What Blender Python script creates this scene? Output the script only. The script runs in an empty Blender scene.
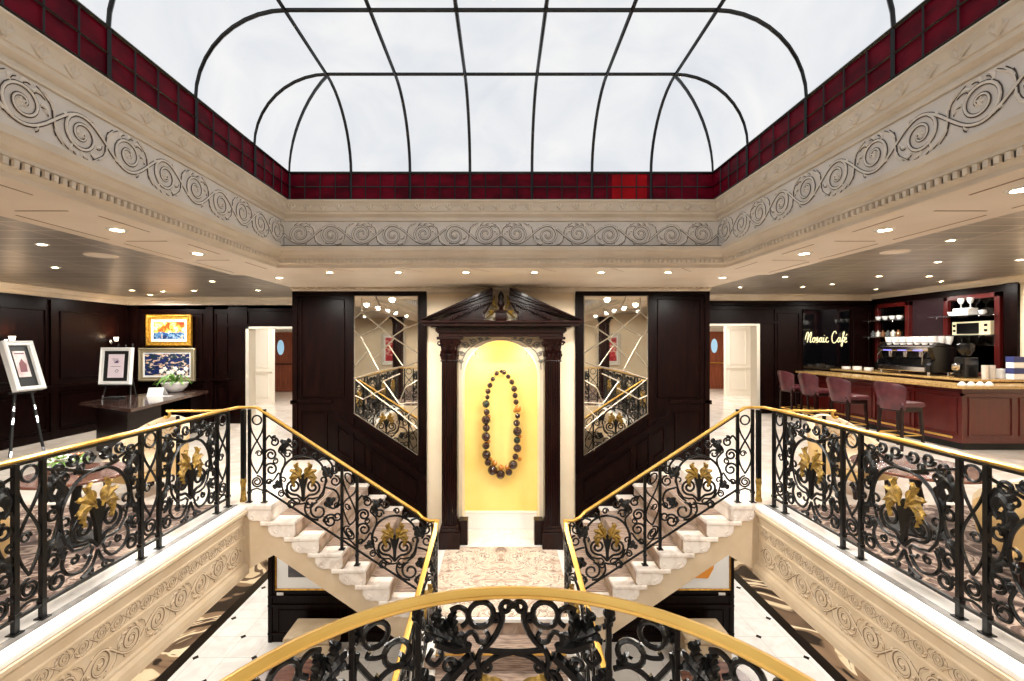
import bpy, math, random
from mathutils import Vector
random.seed(7)
PI = math.pi
scene = bpy.context.scene
COL = scene.collection
# ---------------------------------------------------------------- camera, view, light
F = 455.0; VX, VY = 501.0, 343.0; CZ = 1.76
cam_d = bpy.data.cameras.new('camera'); cam = bpy.data.objects.new('camera', cam_d); COL.objects.link(cam)
cam.location = (0, 0, CZ); cam.rotation_euler = (PI/2, 0, 0)
cam_d.sensor_width = 36; cam_d.lens = 36*F/1024
cam_d.shift_x = (512-VX)/1024; cam_d.shift_y = (VY-340.5)/1024
cam_d.clip_start = 0.05
scene.camera = cam
scene.view_settings.view_transform = 'Standard'; scene.view_settings.look = 'None'
scene.view_settings.gamma = 1; scene.view_settings.use_curve_mapping = False
scene.view_settings.exposure = 0.7
scene.cycles.use_denoising = True
scene.cycles.max_bounces = 9; scene.cycles.diffuse_bounces = 6; scene.cycles.glossy_bounces = 4
scene.cycles.sample_clamp_indirect = 6
world = bpy.data.worlds.new('world'); scene.world = world; world.use_nodes = True
world.node_tree.nodes['Background'].inputs[0].default_value = (1, .93, .84, 1)
world.node_tree.nodes['Background'].inputs[1].default_value = 0.6
SKY_EMIT = 0.575          # backlit vault of the skylight
SPOT_W = 62.0            # recessed downlights in the cream soffit
SPOT_WARM = (1.0, .955, .88)

# ---------------------------------------------------------------- helpers
ORIG = {}
def lin(c): return tuple((x/255/12.92 if x/255 <= .04045 else ((x/255+.055)/1.055)**2.4) for x in c)
def P(px, py, Y): return ((px-VX)/F*Y, CZ-(py-VY)/F*Y)
def onz(px, py, z):
    Y = (CZ-z)*F/(py-VY); return ((px-VX)/F*Y, Y)
def smooth_pts(p, k=4):
    out = []
    for i in range(len(p)-1):
        p0 = p[max(0, i-1)]; p1 = p[i]; p2 = p[i+1]; p3 = p[min(len(p)-1, i+2)]
        for j in range(k):
            t = j/k; out.append(tuple(.5*((2*p1[d])+(-p0[d]+p2[d])*t+(2*p0[d]-5*p1[d]+4*p2[d]-p3[d])*t*t+(-p0[d]+3*p1[d]-3*p2[d]+p3[d])*t**3) for d in (0, 1)))
    return out+[p[-1]]
class MB:
    def __init__(s): s.v = []; s.f = []; s.mi = []; s.cur = 0
    def add(s, vs, fs):
        b = len(s.v); s.v += [Vector(p) for p in vs]
        for f in fs: s.f.append([b+i for i in f]); s.mi.append(s.cur)
        return s
    def box(s, x0, x1, y0, y1, z0, z1, bev=0):
        if x0 > x1: x0, x1 = x1, x0
        if y0 > y1: y0, y1 = y1, y0
        if z0 > z1: z0, z1 = z1, z0
        if bev <= 0:
            return s.add([(x0,y0,z0),(x1,y0,z0),(x1,y1,z0),(x0,y1,z0),(x0,y0,z1),(x1,y0,z1),(x1,y1,z1),(x0,y1,z1)],
                  [(0,3,2,1),(4,5,6,7),(0,1,5,4),(1,2,6,5),(2,3,7,6),(3,0,4,7)])
        b = min(bev, (x1-x0)/2.01, (y1-y0)/2.01, (z1-z0)/2.01)
        def ring(z, i):
            a0, a1, c0, c1 = x0+i, x1-i, y0+i, y1-i
            q = b*.6 if i == 0 else b*.35
            return [(a0+q,c0,z),(a1-q,c0,z),(a1,c0+q,z),(a1,c1-q,z),(a1-q,c1,z),(a0+q,c1,z),(a0,c1-q,z),(a0,c0+q,z)]
        return s.loft([ring(z0, b), ring(z0+b*.3, b*.3), ring(z0+b, 0), ring(z1-b, 0), ring(z1-b*.3, b*.3), ring(z1, b)])
    def loft(s, rings, closed=True, cap=True, loop=False):
        n = len(rings[0]); b = len(s.v)
        for r in rings: s.v += [Vector(p) for p in r]
        m = len(rings)
        for i in range(m if loop else m-1):
            i2 = (i+1) % m
            for j in range(n if closed else n-1):
                j2 = (j+1) % n
                s.f.append([b+i*n+j, b+i*n+j2, b+i2*n+j2, b+i2*n+j]); s.mi.append(s.cur)
        if cap and closed and not loop:
            s.f.append([b+j for j in range(n)][::-1]); s.mi.append(s.cur)
            s.f.append([b+(m-1)*n+j for j in range(n)]); s.mi.append(s.cur)
        return s
    def tube(s, pts, r, n=6, loop=False, taper=None):
        pts = [Vector(p) for p in pts]
        m = len(pts)
        if m < 2: return s
        rings = []; up = None
        for i, p in enumerate(pts):
            a = pts[(i-1) % m] if (i > 0 or loop) else p
            c = pts[(i+1) % m] if (i < m-1 or loop) else p
            t = (c-a)
            if t.length < 1e-9: t = Vector((0,0,1))
            t.normalize()
            if up is None:
                up = Vector((0,0,1)) if abs(t.z) < .9 else Vector((1,0,0))
                up = (up - t*up.dot(t)).normalized()
            else:
                up = up - t*up.dot(t)
                if up.length < 1e-6: up = Vector((1,0,0))
                up.normalize()
            w = t.cross(up)
            rr = r if taper is None else r*taper(i/(m-1))
            rings.append([p + (up*math.cos(2*PI*k/n) + w*math.sin(2*PI*k/n))*rr for k in range(n)])
        return s.loft(rings, loop=loop)
    def rail(s, pts, w, h, loop=False):      # flat moulded handrail, always upright
        pts = [Vector(p) for p in pts]; m = len(pts); rings = []
        prof = [(-.5,-.25),(-.32,-.5),(.32,-.5),(.5,-.25),(.5,.2),(.3,.5),(-.3,.5),(-.5,.2)]
        for i, p in enumerate(pts):
            a = pts[i-1] if i > 0 else p; c = pts[i+1] if i < m-1 else p
            t = (c-a).normalized(); sd = t.cross(Vector((0,0,1)))
            if sd.length < 1e-4: sd = Vector((1,0,0))
            sd.normalize(); up = sd.cross(t).normalized()
            k = 1.0
            if 0 < i < m-1:
                t1 = (p-a).normalized(); t2 = (c-p).normalized(); k = 1/max(.6, math.sqrt((1+t1.dot(t2))/2))
            rings.append([p + sd*(x*w*k) + up*(y*h) for x, y in prof])
        return s.loft(rings)
    def lathe(s, prof, c=(0,0,0), n=20, ax='z', cap=True):
        rings = []
        for r, z in prof:
            ring = []
            for k in range(n):
                a = 2*PI*k/n; x, y = r*math.cos(a), r*math.sin(a)
                q = (x, y, z) if ax == 'z' else ((z, x, y) if ax == 'x' else (y, z, x))
                ring.append((c[0]+q[0], c[1]+q[1], c[2]+q[2]))
            rings.append(ring)
        return s.loft(rings, cap=cap)
    def ball(s, c, r, n=12, sz=1.0):
        prof = [(max(1e-4, r*math.sin(PI*i/(n//2+2))), -r*sz*math.cos(PI*i/(n//2+2))) for i in range(n//2+3)]
        return s.lathe(prof, c, n)
    def prism(s, poly, y0, y1, axis='y'):    # poly of (a, b): axis y -> (x,z), axis x -> (y,z), axis z -> (x,y)
        def m(a, b, d):
            return (a, d, b) if axis == 'y' else ((d, a, b) if axis == 'x' else (a, b, d))
        n = len(poly); vs = [m(a, b, y0) for a, b in poly] + [m(a, b, y1) for a, b in poly]
        fs = [list(range(n)), [n+i for i in range(n)][::-1]] + [[i, n+i, n+(i+1) % n, (i+1) % n] for i in range(n)]
        return s.add(vs, fs)
    def build(s, name, mat, parent=None, smooth=False):
        me = bpy.data.meshes.new(name)
        o = bpy.data.objects.new(name, me)
        org = Vector((0,0,0))
        if parent is not None: org = ORIG.get(parent.name, Vector((0,0,0)))
        me.from_pydata([tuple(p-org) for p in s.v], [], s.f)
        mats = mat if isinstance(mat, (list, tuple)) else [mat]
        for m_ in mats: me.materials.append(m_)
        if len(mats) > 1: me.polygons.foreach_set('material_index', s.mi)
        me.update()
        import bmesh
        bm = bmesh.new(); bm.from_mesh(me); bmesh.ops.recalc_face_normals(bm, faces=bm.faces); bm.to_mesh(me); bm.free()
        if smooth:
            me.polygons.foreach_set('use_smooth', [True]*len(me.polygons))
            me.update()
            try: me.set_sharp_from_angle(angle=math.radians(40))
            except Exception: pass
        COL.objects.link(o)
        if parent is not None: o.parent = parent
        ORIG[o.name] = org
        return o
def thing(name, label, cat, loc=(0,0,0), group=None):
    o = bpy.data.objects.new(name, None); COL.objects.link(o); o.location = loc; o.empty_display_size = .1
    o['label'] = label; o['category'] = cat
    if group: o['group'] = group
    ORIG[o.name] = Vector(loc); return o
def tag(o, label, cat, group=None):
    o['label'] = label; o['category'] = cat
    if group: o['group'] = group
    return o
def struct(name, mb, mat, smooth=False):
    o = mb.build(name, mat, None, smooth); o['kind'] = 'structure'; return o
def dup(o, parent=None, loc=None, rz=None, label=None, mx=False):
    c = o.copy(); COL.objects.link(c); c.parent = parent
    if loc is not None: c.location = loc
    if rz is not None: c.rotation_euler = (0,0,rz)
    if mx: c.scale = (-1, 1, 1)
    if label: c['label'] = label
    for ch in list(o.children): dup(ch, c)
    return c

# ---------------------------------------------------------------- materials
def mat(name, c, rough=.5, metal=0, c2=None, scale=8, stretch=(1,1,1), detail=4, bump=0, bscale=None, coat=0, emit=0, lo=.35, hi=.65, spec=None, trans=0, dist=0):
    m = bpy.data.materials.new(name); m.use_nodes = True
    nt = m.node_tree; b = nt.nodes['Principled BSDF']; N = nt.nodes.new; L = nt.links.new
    col = (*lin(c), 1)
    b.inputs['Base Color'].default_value = col; b.inputs['Roughness'].default_value = rough; b.inputs['Metallic'].default_value = metal
    if coat: b.inputs['Coat Weight'].default_value = coat; b.inputs['Coat Roughness'].default_value = .08
    if spec is not None: b.inputs['Specular IOR Level'].default_value = spec
    if trans: b.inputs['Transmission Weight'].default_value = trans; b.inputs['IOR'].default_value = 1.3
    if c2 is not None or bump:
        tc = N('ShaderNodeTexCoord'); mp = N('ShaderNodeMapping'); mp.inputs['Scale'].default_value = stretch
        L(tc.outputs['Object'], mp.inputs['Vector'])
        no = N('ShaderNodeTexNoise'); no.inputs['Scale'].default_value = scale; no.inputs['Detail'].default_value = detail
        no.inputs['Distortion'].default_value = dist
        L(mp.outputs[0], no.inputs['Vector'])
        if c2 is not None:
            r = N('ShaderNodeValToRGB'); r.color_ramp.elements[0].position = lo; r.color_ramp.elements[1].position = hi
            r.color_ramp.elements[0].color = col; r.color_ramp.elements[1].color = (*lin(c2), 1)
            L(no.outputs['Fac'], r.inputs['Fac']); L(r.outputs[0], b.inputs['Base Color'])
            if emit: L(r.outputs[0], b.inputs['Emission Color'])
        if bump:
            n2 = no
            if bscale:
                n2 = N('ShaderNodeTexNoise'); n2.inputs['Scale'].default_value = bscale; L(mp.outputs[0], n2.inputs['Vector'])
            bp = N('ShaderNodeBump'); bp.inputs['Strength'].default_value = bump; bp.inputs['Distance'].default_value = .01
            L(n2.outputs['Fac'], bp.inputs['Height']); L(bp.outputs[0], b.inputs['Normal'])
    if emit:
        if c2 is None: b.inputs['Emission Color'].default_value = col
        b.inputs['Emission Strength'].default_value = emit
    return m
CREAM = mat('cream_plaster', (222,210,192), .6, c2=(212,198,178), scale=3)
CREAMC = mat('cream_ceiling_panel', (228,216,200), .55, c2=(220,206,188), scale=2)
CREAMF = mat('cream_frieze', (224,218,210), .6, c2=(214,206,196), scale=5)
CREAMR = mat('cream_relief', (230,222,210), .55)
SHADE_PATINA = mat('relief_shade_patina', (72,60,52), .7)  # taupe lines beside the scrolls: groove shade and dirt put into colour
FASC = mat('fascia_sand_plaster', (206,186,158), .6, c2=(196,174,144), scale=4)
FASCR = mat('fascia_relief', (210,190,162), .55)
SHADE_PATF = mat('fascia_shade_patina', (120,92,66), .7)  # same shade and dirt lines, browner, for the fascia scrolls
WALLC = mat('wall_cream_paint', (240,224,196), .6, c2=(234,215,184), scale=2)
WOOD = mat('dark_mahogany', (7,2,2), .3, c2=(24,8,6), scale=5, stretch=(6,6,.6), detail=8, spec=.11, lo=.3, hi=.75)
WOODH = mat('dark_mahogany_portal', (14,4,4), .28, c2=(38,12,9), scale=5, stretch=(5,5,.6), detail=8, coat=.12, spec=.2, lo=.3, hi=.75)
REDW = mat('red_mahogany', (66,11,10), .28, c2=(88,18,14), scale=4, stretch=(4,4,.5), detail=4, coat=.2, lo=.2, hi=.85)
DOORW = mat('corridor_door_wood', (120,58,36), .35, c2=(150,78,48), scale=4, stretch=(5,5,.5), detail=6)
GOLD = mat('brass_handrail', (228,184,98), .28, .75, c2=(204,156,70), scale=3)
GILT = mat('gilded_leaf', (164,130,54), .42, .35, c2=(104,78,26), scale=30, bump=.3)
IRON = mat('black_iron', (4,4,5), .3, .0, bump=.15, c2=(9,9,10), scale=40, spec=.4)
WHITEM = mat('white_marble', (244,240,234), .22, c2=(226,220,212), scale=5, dist=1.5, lo=.45, hi=.8)
STEPM = mat('step_marble', (232,222,212), .3, c2=(196,178,164), scale=6, dist=1.5, lo=.45, hi=.8)
GREYM = mat('grey_marble', (128,123,118), .35, c2=(96,92,88), scale=14, dist=1)
CHAIRF = mat('cream_leather', (208,188,158), .5, c2=(194,172,140), scale=6)
CHAIRT = mat('tan_side_leather', (196,162,108), .5, c2=(180,146,94), scale=6)
MAROON = mat('maroon_leather', (88,32,40), .35, c2=(66,22,30), scale=8, bump=.1, bscale=60)
TABLETOP = mat('rosewood_table_top', (122,80,64), .2, c2=(84,50,40), scale=4, stretch=(1,5,1), coat=.6)
WHITE = mat('white_gloss', (240,240,238), .25)
PORC = mat('porcelain', (244,242,238), .2)
CHROME = mat('chrome', (215,215,220), .15, 1)
BLACK = mat('black_gloss', (8,8,9), .2)
BLACKM = mat('black_matte', (12,12,12), .6)
GLASS = mat('clear_glass', (245,250,250), .03, trans=.92)
MIRR = mat('silvered_mirror', (238,236,228), .02, 1)
DMIRR = mat('dark_bar_mirror', (60,56,54), .06, 1)
MIRB = mat('bevelled_mirror_edge', (176,166,150), .34, 1)
SILVER = mat('silver_leaf_frame', (214,206,192), .35, .3)
GOLDF = mat('gold_picture_frame', (200,150,50), .35, .5, c2=(150,104,30), scale=20)
GRANITE = mat('granite_counter', (206,168,106), .2, c2=(110,78,44), scale=60, lo=.4, hi=.7)
LAMP = mat('lamp_lens', (255,244,224), .5, emit=14)
ORNG = mat('orange_paint', (232,150,50), .5)
BLUEB = mat('blue_carton', (44,52,110), .5)
GREEN = mat('leaf_green', (70,110,44), .5, c2=(110,150,60), scale=20)
PETAL = mat('white_petal', (246,240,232), .5)
PEACH = mat('peach_petal', (238,150,110), .5)

def nodes_mat(name, rough=.4):
    m = bpy.data.materials.new(name); m.use_nodes = True; nt = m.node_tree
    b = nt.nodes['Principled BSDF']; b.inputs['Roughness'].default_value = rough
    return m, nt, b
def ramp(nt, stops, fac):
    r = nt.nodes.new('ShaderNodeValToRGB'); e = r.color_ramp.elements
    while len(e) < len(stops): e.new(.5)
    for k, (p, c) in enumerate(stops): e[k].position = p; e[k].color = (*lin(c), 1)
    nt.links.new(fac, r.inputs['Fac']); return r.outputs[0]
def mth(nt, op, a, b=None, c=None):
    n = nt.nodes.new('ShaderNodeMath'); n.operation = op
    for i, x in enumerate((a, b, c)):
        if x is None: continue
        if isinstance(x, (int, float)): n.inputs[i].default_value = x
        else: nt.links.new(x, n.inputs[i])
    return n.outputs[0]
def xyz(nt):
    tc = nt.nodes.new('ShaderNodeTexCoord'); s = nt.nodes.new('ShaderNodeSeparateXYZ'); nt.links.new(tc.outputs['Object'], s.inputs[0])
    return tc.outputs['Object'], s.outputs[0], s.outputs[1], s.outputs[2]
def mixc(nt, fac, a, b):
    n = nt.nodes.new('ShaderNodeMix'); n.data_type = 'RGBA'
    if isinstance(fac, (int, float)): n.inputs[0].default_value = fac
    else: nt.links.new(fac, n.inputs[0])
    for i, x in ((6, a), (7, b)):
        if isinstance(x, tuple): n.inputs[i].default_value = (*lin(x), 1)
        else: nt.links.new(x, n.inputs[i])
    return n.outputs[2]
def noise(nt, vec, scale, detail=4, dist=0):
    n = nt.nodes.new('ShaderNodeTexNoise'); n.inputs['Scale'].default_value = scale; n.inputs['Detail'].default_value = detail
    n.inputs['Distortion'].default_value = dist; nt.links.new(vec, n.inputs['Vector']); return n.outputs['Fac']
# lobby floor: white tiles with black diamond insets, black line, swirling marble border
def lobby_floor():
    m, nt, b = nodes_mat('lobby_marble_floor', .14)
    v, x, y, z = xyz(nt)
    ax = mth(nt, 'ABSOLUTE', x)
    tx, ty = .42, .465
    def cell(c, t, off):
        q = mth(nt, 'DIVIDE', mth(nt, 'SUBTRACT', c, off), t)
        r = mth(nt, 'ROUND', q); return q, r
    qx, rx = cell(ax, tx, 4.37); qy, ry = cell(y, ty, 8.37)
    par = mth(nt, 'ABSOLUTE', mth(nt, 'MODULO', mth(nt, 'ADD', rx, ry), 2.0))
    even = mth(nt, 'LESS_THAN', par, .5)
    dx = mth(nt, 'ABSOLUTE', mth(nt, 'SUBTRACT', qx, rx)); dy = mth(nt, 'ABSOLUTE', mth(nt, 'SUBTRACT', qy, ry))
    dot = mth(nt, 'MULTIPLY', mth(nt, 'LESS_THAN', mth(nt, 'ADD', dx, dy), .11), even)
    joint = mth(nt, 'LESS_THAN', mth(nt, 'MINIMUM', dx, dy), .008)
    n1 = noise(nt, v, 3, 6, 1.5)
    base = ramp(nt, [(.35, (240,238,234)), (.75, (218,214,208))], n1)
    c = mixc(nt, joint, base, (196,190,182)); c = mixc(nt, dot, c, (10,10,12))
    n2 = noise(nt, v, .95, 2, 1.6)
    swc = ramp(nt, [(.30, (40,32,28)), (.40, (52,44,38)), (.42, (132,108,86)), (.49, (150,124,98)), (.50, (232,210,172)), (.56, (240,222,188)), (.57, (120,98,80)), (.64, (92,74,60)), (.66, (226,204,168))], n2)
    line = mth(nt, 'MULTIPLY', mth(nt, 'GREATER_THAN', ax, 4.45), mth(nt, 'LESS_THAN', ax, 4.62))
    outm = mth(nt, 'GREATER_THAN', ax, 4.6)
    c = mixc(nt, outm, c, swc); c = mixc(nt, line, c, (14,13,14))
    nt.links.new(c, b.inputs['Base Color']); return m
LOBBY = lobby_floor()
def floral(name, cols, sc=6, sym=True, rough=.9):
    m, nt, b = nodes_mat(name, rough); v, x, y, z = xyz(nt)
    if sym:
        ax = mth(nt, 'ABSOLUTE', x); cb = nt.nodes.new('ShaderNodeCombineXYZ')
        nt.links.new(ax, cb.inputs[0]); nt.links.new(y, cb.inputs[1]); nt.links.new(z, cb.inputs[2]); v = cb.outputs[0]
    f = noise(nt, v, sc, 3, 2.2)
    nt.links.new(ramp(nt, cols, f), b.inputs['Base Color']); return m
LANDC = floral('landing_carpet', [(.3, (140,118,104)), (.42, (190,168,150)), (.46, (226,210,192)), (.50, (128,108,96)), (.53, (222,206,188)), (.60, (206,186,168)), (.75, (190,166,150))], 3.4)
GALC = floral('gallery_carpet', [(.3, (58,44,40)), (.45, (104,84,76)), (.52, (184,162,146)), (.58, (84,64,56)), (.8, (130,108,96))], 3.2, False)
STRIPE = mat('stair_carpet', (164,142,126), .9, c2=(112,92,80), scale=14, stretch=(.5,6,6), lo=.4, hi=.62)
RISERC = mat('stair_riser_marble', (186,164,146), .5, c2=(138,112,94), scale=3, dist=2, lo=.4, hi=.6)
TOPM = mat('upper_marble_floor', (238,230,220), .2, c2=(218,204,190), scale=2.5, dist=1.2)
def grey_ceiling():
    m, nt, b = nodes_mat('brushed_metal_ceiling', .36); b.inputs['Metallic'].default_value = .45
    v, x, y, z = xyz(nt)
    fx = mth(nt, 'ABSOLUTE', mth(nt, 'SUBTRACT', mth(nt, 'FRACT', mth(nt, 'DIVIDE', x, 1.2)), .5))
    fy = mth(nt, 'ABSOLUTE', mth(nt, 'SUBTRACT', mth(nt, 'FRACT', mth(nt, 'DIVIDE', y, .3)), .5))
    lnn = mth(nt, 'MAXIMUM', mth(nt, 'LESS_THAN', fx, .008), mth(nt, 'LESS_THAN', fy, .03))
    n1 = noise(nt, v, 2, 4)
    base = ramp(nt, [(.3, (134,126,118)), (.7, (166,158,148))], n1)
    nt.links.new(mixc(nt, lnn, base, (206,194,178)), b.inputs['Base Color']); return m
GREYC = grey_ceiling()
def sky_mat():
    m, nt, b = nodes_mat('backlit_opal_glass', .5); v, x, y, z = xyz(nt)
    f = noise(nt, v, 1.6, 5, .6); c = ramp(nt, [(.3, (232,236,242)), (.7, (252,252,252))], f)
    b.inputs['Base Color'].default_value = (.02, .02, .02, 1); b.inputs['Specular IOR Level'].default_value = 0
    nt.links.new(c, b.inputs['Emission Color']); b.inputs['Emission Strength'].default_value = SKY_EMIT; return m
SKYM = sky_mat()
REDG = mat('crimson_stained_glass', (96,2,24), .6, spec=.1, c2=(62,0,14), scale=3, stretch=(1.6,1.6,3), lo=.35, hi=.65, emit=.12)
REDG2 = mat('scarlet_stained_glass', (150,6,14), .6, spec=.1, c2=(110,4,12), scale=3, emit=.12)
YELLOW = mat('niche_yellow_plaster', (252,224,136), .6, c2=(250,216,122), scale=2)
def painting(name, seed, stops, sc=5):
    m, nt, b = nodes_mat(name, .4); v, x, y, z = xyz(nt)
    mp = nt.nodes.new('ShaderNodeMapping'); mp.inputs['Location'].default_value = (seed, seed*.7, 0); mp.inputs['Scale'].default_value = (1, 1, 1.8); nt.links.new(v, mp.inputs[0])
    f = noise(nt, mp.outputs[0], sc, 6, .8); nt.links.new(ramp(nt, stops, f), b.inputs['Base Color']); return m

# ================================================================= THE SHELL
LZ = -1.21; LO = -2.74; SZ = 2.59; GL = 2.76; GR = 2.96
WY = 6.85
XL, XR = -8.2, 9.3; YBL, YBR = 9.98, 11.4; YN = -5.0
OX = 2.75; OY0, OY1 = .55, 4.95
# upper floor with the stair well left open
f = MB()
f.box(XL, -3.06, YN, OY1+.0, -.3, 0); f.box(3.06, XR, YN, OY1, -.3, 0)
f.box(-3.06, 3.06, YN, OY0, -.3, 0)
struct('floor', f, GALC)
f = MB(); f.box(XL, -2.50, OY1, YBL+7.8, -.3, 0); f.box(2.50, XR, OY1, YBR+7, -.3, 0); f.box(-2.5, 2.5, WY+.5, 12, -.3, 0)
struct('floor', f, TOPM)
f = MB(); f.box(-9.2, 9.6, -5, 11.2, LO-.2, LO); struct('floor', f, LOBBY)
# balcony bulge under the photographer
f = MB(); pts = [(.035+.80*math.sin(a), .601+.80*math.cos(a)) for a in [math.radians(-98+196*i/28) for i in range(29)]]
f.prism(pts, -.3, 0, 'z'); struct('floor', f, WHITEM)
# marble ledges of the gallery edge
for s in (-1, 1):
    m_ = MB(); m_.box(s*2.75, s*2.865, OY0, OY1, -.045, .004, .012); m_.cur = 1; m_.box(s*2.865, s*2.925, OY0, OY1, -.04, .003)
    m_.cur = 0; m_.box(s*2.925, s*3.06, OY0, OY1, -.04, .004)
    struct('trim_%d' % (1 if s < 0 else 2), m_, [WHITEM, GREYM])

# --- scroll ornament generator (running rinceau on a strip), shared by friezes and fascias
def spiral2(cx, cy, r0, r1, a0, turns, d=1, n=None):
    n = n or max(10, int(abs(turns)*18))
    return [(cx+(r0+(r1-r0)*i/n)*math.cos(a0+d*2*PI*turns*i/n), cy+(r0+(r1-r0)*i/n)*math.sin(a0+d*2*PI*turns*i/n)) for i in range(n+1)]
def leaf(mb, spine, w, fmap, th=.012, lobes=3, n=13):
    # lobed cast leaf following a 2-D spine
    if len(spine) in (3, 4): spine = smooth_pts(spine, 5)
    L = [0]
    for i in range(1, len(spine)): L.append(L[-1]+math.dist(spine[i], spine[i-1]))
    rings = []
    for k in range(n):
        t = k/(n-1); q = t*L[-1]; i = 0
        while i < len(L)-2 and L[i+1] < q: i += 1
        e = (q-L[i])/max(1e-6, L[i+1]-L[i]); x = spine[i][0]+(spine[i+1][0]-spine[i][0])*e; y = spine[i][1]+(spine[i+1][1]-spine[i][1])*e
        dx, dy = spine[i+1][0]-spine[i][0], spine[i+1][1]-spine[i][1]; l = math.hypot(dx, dy) or 1; nx, ny = -dy/l, dx/l
        ww = w*(math.sin(PI*min(1, t*.92+.08))**.6)*(.52+.48*abs(math.cos(lobes*PI*t)))+.0015
        rings.append([fmap(x-nx*ww, y-ny*ww, .2*th), fmap(x-nx*ww*.4, y-ny*ww*.4, th*.55), fmap(x, y, th), fmap(x+nx*ww*.4, y+ny*ww*.4, th*.55), fmap(x+nx*ww, y+ny*ww, .2*th), fmap(x, y, -th*.6)])
    mb.loft(rings)
def rinceau(mr, mp, L, h, fmap, period=.64, sr=1.0, lead=.0):
    # running scroll: one wave stem, a spiral in every hollow, leaves in the gaps; mr cream relief, mp dark lines for groove shade and dirt
    n = max(1, round(L/(period/2))); hp = L/n; A = h*.34; c0 = h*.03; R = min(A+c0, hp*.42)
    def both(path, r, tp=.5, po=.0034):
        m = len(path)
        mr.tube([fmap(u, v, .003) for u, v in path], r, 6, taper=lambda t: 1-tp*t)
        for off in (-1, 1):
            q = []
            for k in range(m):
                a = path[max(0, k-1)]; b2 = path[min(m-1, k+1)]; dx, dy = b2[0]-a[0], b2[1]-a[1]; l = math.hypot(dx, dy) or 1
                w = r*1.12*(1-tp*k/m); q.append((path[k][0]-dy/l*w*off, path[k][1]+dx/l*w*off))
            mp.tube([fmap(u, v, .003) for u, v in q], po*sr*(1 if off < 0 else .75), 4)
    for i in range(n):
        up = 1 if i % 2 == 0 else -1; u0 = i*hp
        both([(u0+hp*t, h*.5-up*A*math.sin(PI*t)) for t in [k/14 for k in range(15)]], .0075*sr, 0)
        cx, cy = u0+hp*.5, h*.5-up*(A-R)
        both(spiral2(cx, cy, R, R*.16, -up*PI*.5+up*.5, 1.75, up, 34), .0085*sr, .45)
        for k in range(5):
            a = k*PI*.4; leaf(mr, [(cx, cy), (cx+R*.26*math.cos(a), cy+R*.26*math.sin(a))], R*.09, fmap, .008*sr, 1, 5)
        for (a, ll, ww) in ((.9, .5, .12), (1.5, .42, .12), (2.1, .55, .13), (2.8, .45, .12), (-2.3, .34, .11), (-.75, .34, .11)):
            aa = a*up; rr = R*(.9 if a > 0 else 1.0); sx, sy = cx+rr*math.cos(aa), cy+rr*math.sin(aa); l = R*ll
            pth = smooth_pts([(sx+l*t*math.cos(aa+1.1*t*up), min(h*.97, max(h*.03, sy+l*t*math.sin(aa+1.1*t*up)))) for t in (0, .35, .7, 1)], 3)
            leaf(mr, pth, R*ww, fmap, .009*sr, 2, 9)
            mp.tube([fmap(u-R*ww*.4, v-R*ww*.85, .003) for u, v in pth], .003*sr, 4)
        for sg in (-1, 1):      # leaves in the free corners by the crossing
            bx, by = u0, h*.5
            for (dx, dy, ww) in ((.16, .40, .12), (.05, .30, .09), (.27, .44, .09)):
                pth = smooth_pts([(bx, by), (bx+sg*dx*.2*hp, by+sg*up*dy*.55*h), (bx+sg*dx*hp, by+sg*up*dy*h)], 4)
                pth = [(min(L, max(0, u)), min(h*.98, max(h*.02, v))) for u, v in pth]
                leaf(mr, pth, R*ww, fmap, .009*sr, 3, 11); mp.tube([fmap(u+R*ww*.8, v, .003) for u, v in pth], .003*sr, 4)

# fascia of the gallery
fz0 = -.74
prof = [(0,-.045),(.012,-.05),(.012,-.075),(-.035,-.12),(-.045,-.19),(-.035,-.2),(-.035,-.21),(-.05,-.215),(-.05,-.335),(-.036,-.34),(-.036,-.355),(-.05,-.36),(-.05,-.60),(-.03,-.61),(-.03,-.63),(.0,-.65),(.01,-.69),(.012,fz0),(-.25,fz0),(-.25,-.045)]
for s in (-1, 1):
    m_ = MB(); rr = [[(s*(OX-d), y, z) for d, z in prof] for y in (OY0, OY1)]; m_.loft(rr)
    o = struct('trim_%d' % (3 if s < 0 else 4), m_, FASC)
    a, b2 = MB(), MB()
    xx = s*(OX+.05)
    for (z0, h, per, sr) in ((-.60, .24, .52, .8), (-.335, .12, .27, .42)):
        rinceau(a, b2, OY1-.6-.1, h, lambda u, v, w, z0=z0: (xx-s*w, .65+u, z0+v), per, sr)
    p_ = a.build('relief', FASCR, o, True); q_ = b2.build('relief_line', SHADE_PATF, o)
# near edge of the opening
m_ = MB(); m_.loft([[(x, OY0-d*1.0-.0, z) for d, z in prof] for x in (-OX, OX)]); struct('trim_5', m_, FASC)

# --- ceiling: cream soffit ring with the raised well
wx, wy0, wy1 = 2.35, -1.1, 4.93
def frame_sweep(mb, prof, x0, x1, y0, y1):
    cs = [(x0, y0, -1, -1), (x1, y0, 1, -1), (x1, y1, 1, 1), (x0, y1, -1, 1)]
    rings = [[(x+sx*d, y+sy*d, z) for d, z in prof] for x, y, sx, sy in cs]
    mb.loft(rings, closed=False, loop=True)
c = MB()
for (x0, x1, y0, y1) in ((-3.27,-2.46,-1.3,5.54),(2.46,3.27,-1.3,5.54),(-2.46,2.46,4.95,5.54),(-3.13,3.13,5.54,WY+.05),(-3.27,3.27,-3.0,-1.3)):
    c.box(x0, x1, y0, y1, SZ, SZ+.5)
struct('ceiling', c, CREAMC)
c = MB(); c.box(XL-.2, -3.27, YN, 5.54, GL, GL+.1); c.box(XL-.2, -3.13, 5.54, YBL, GL, GL+.1); struct('ceiling', c, GREYC)
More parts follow.
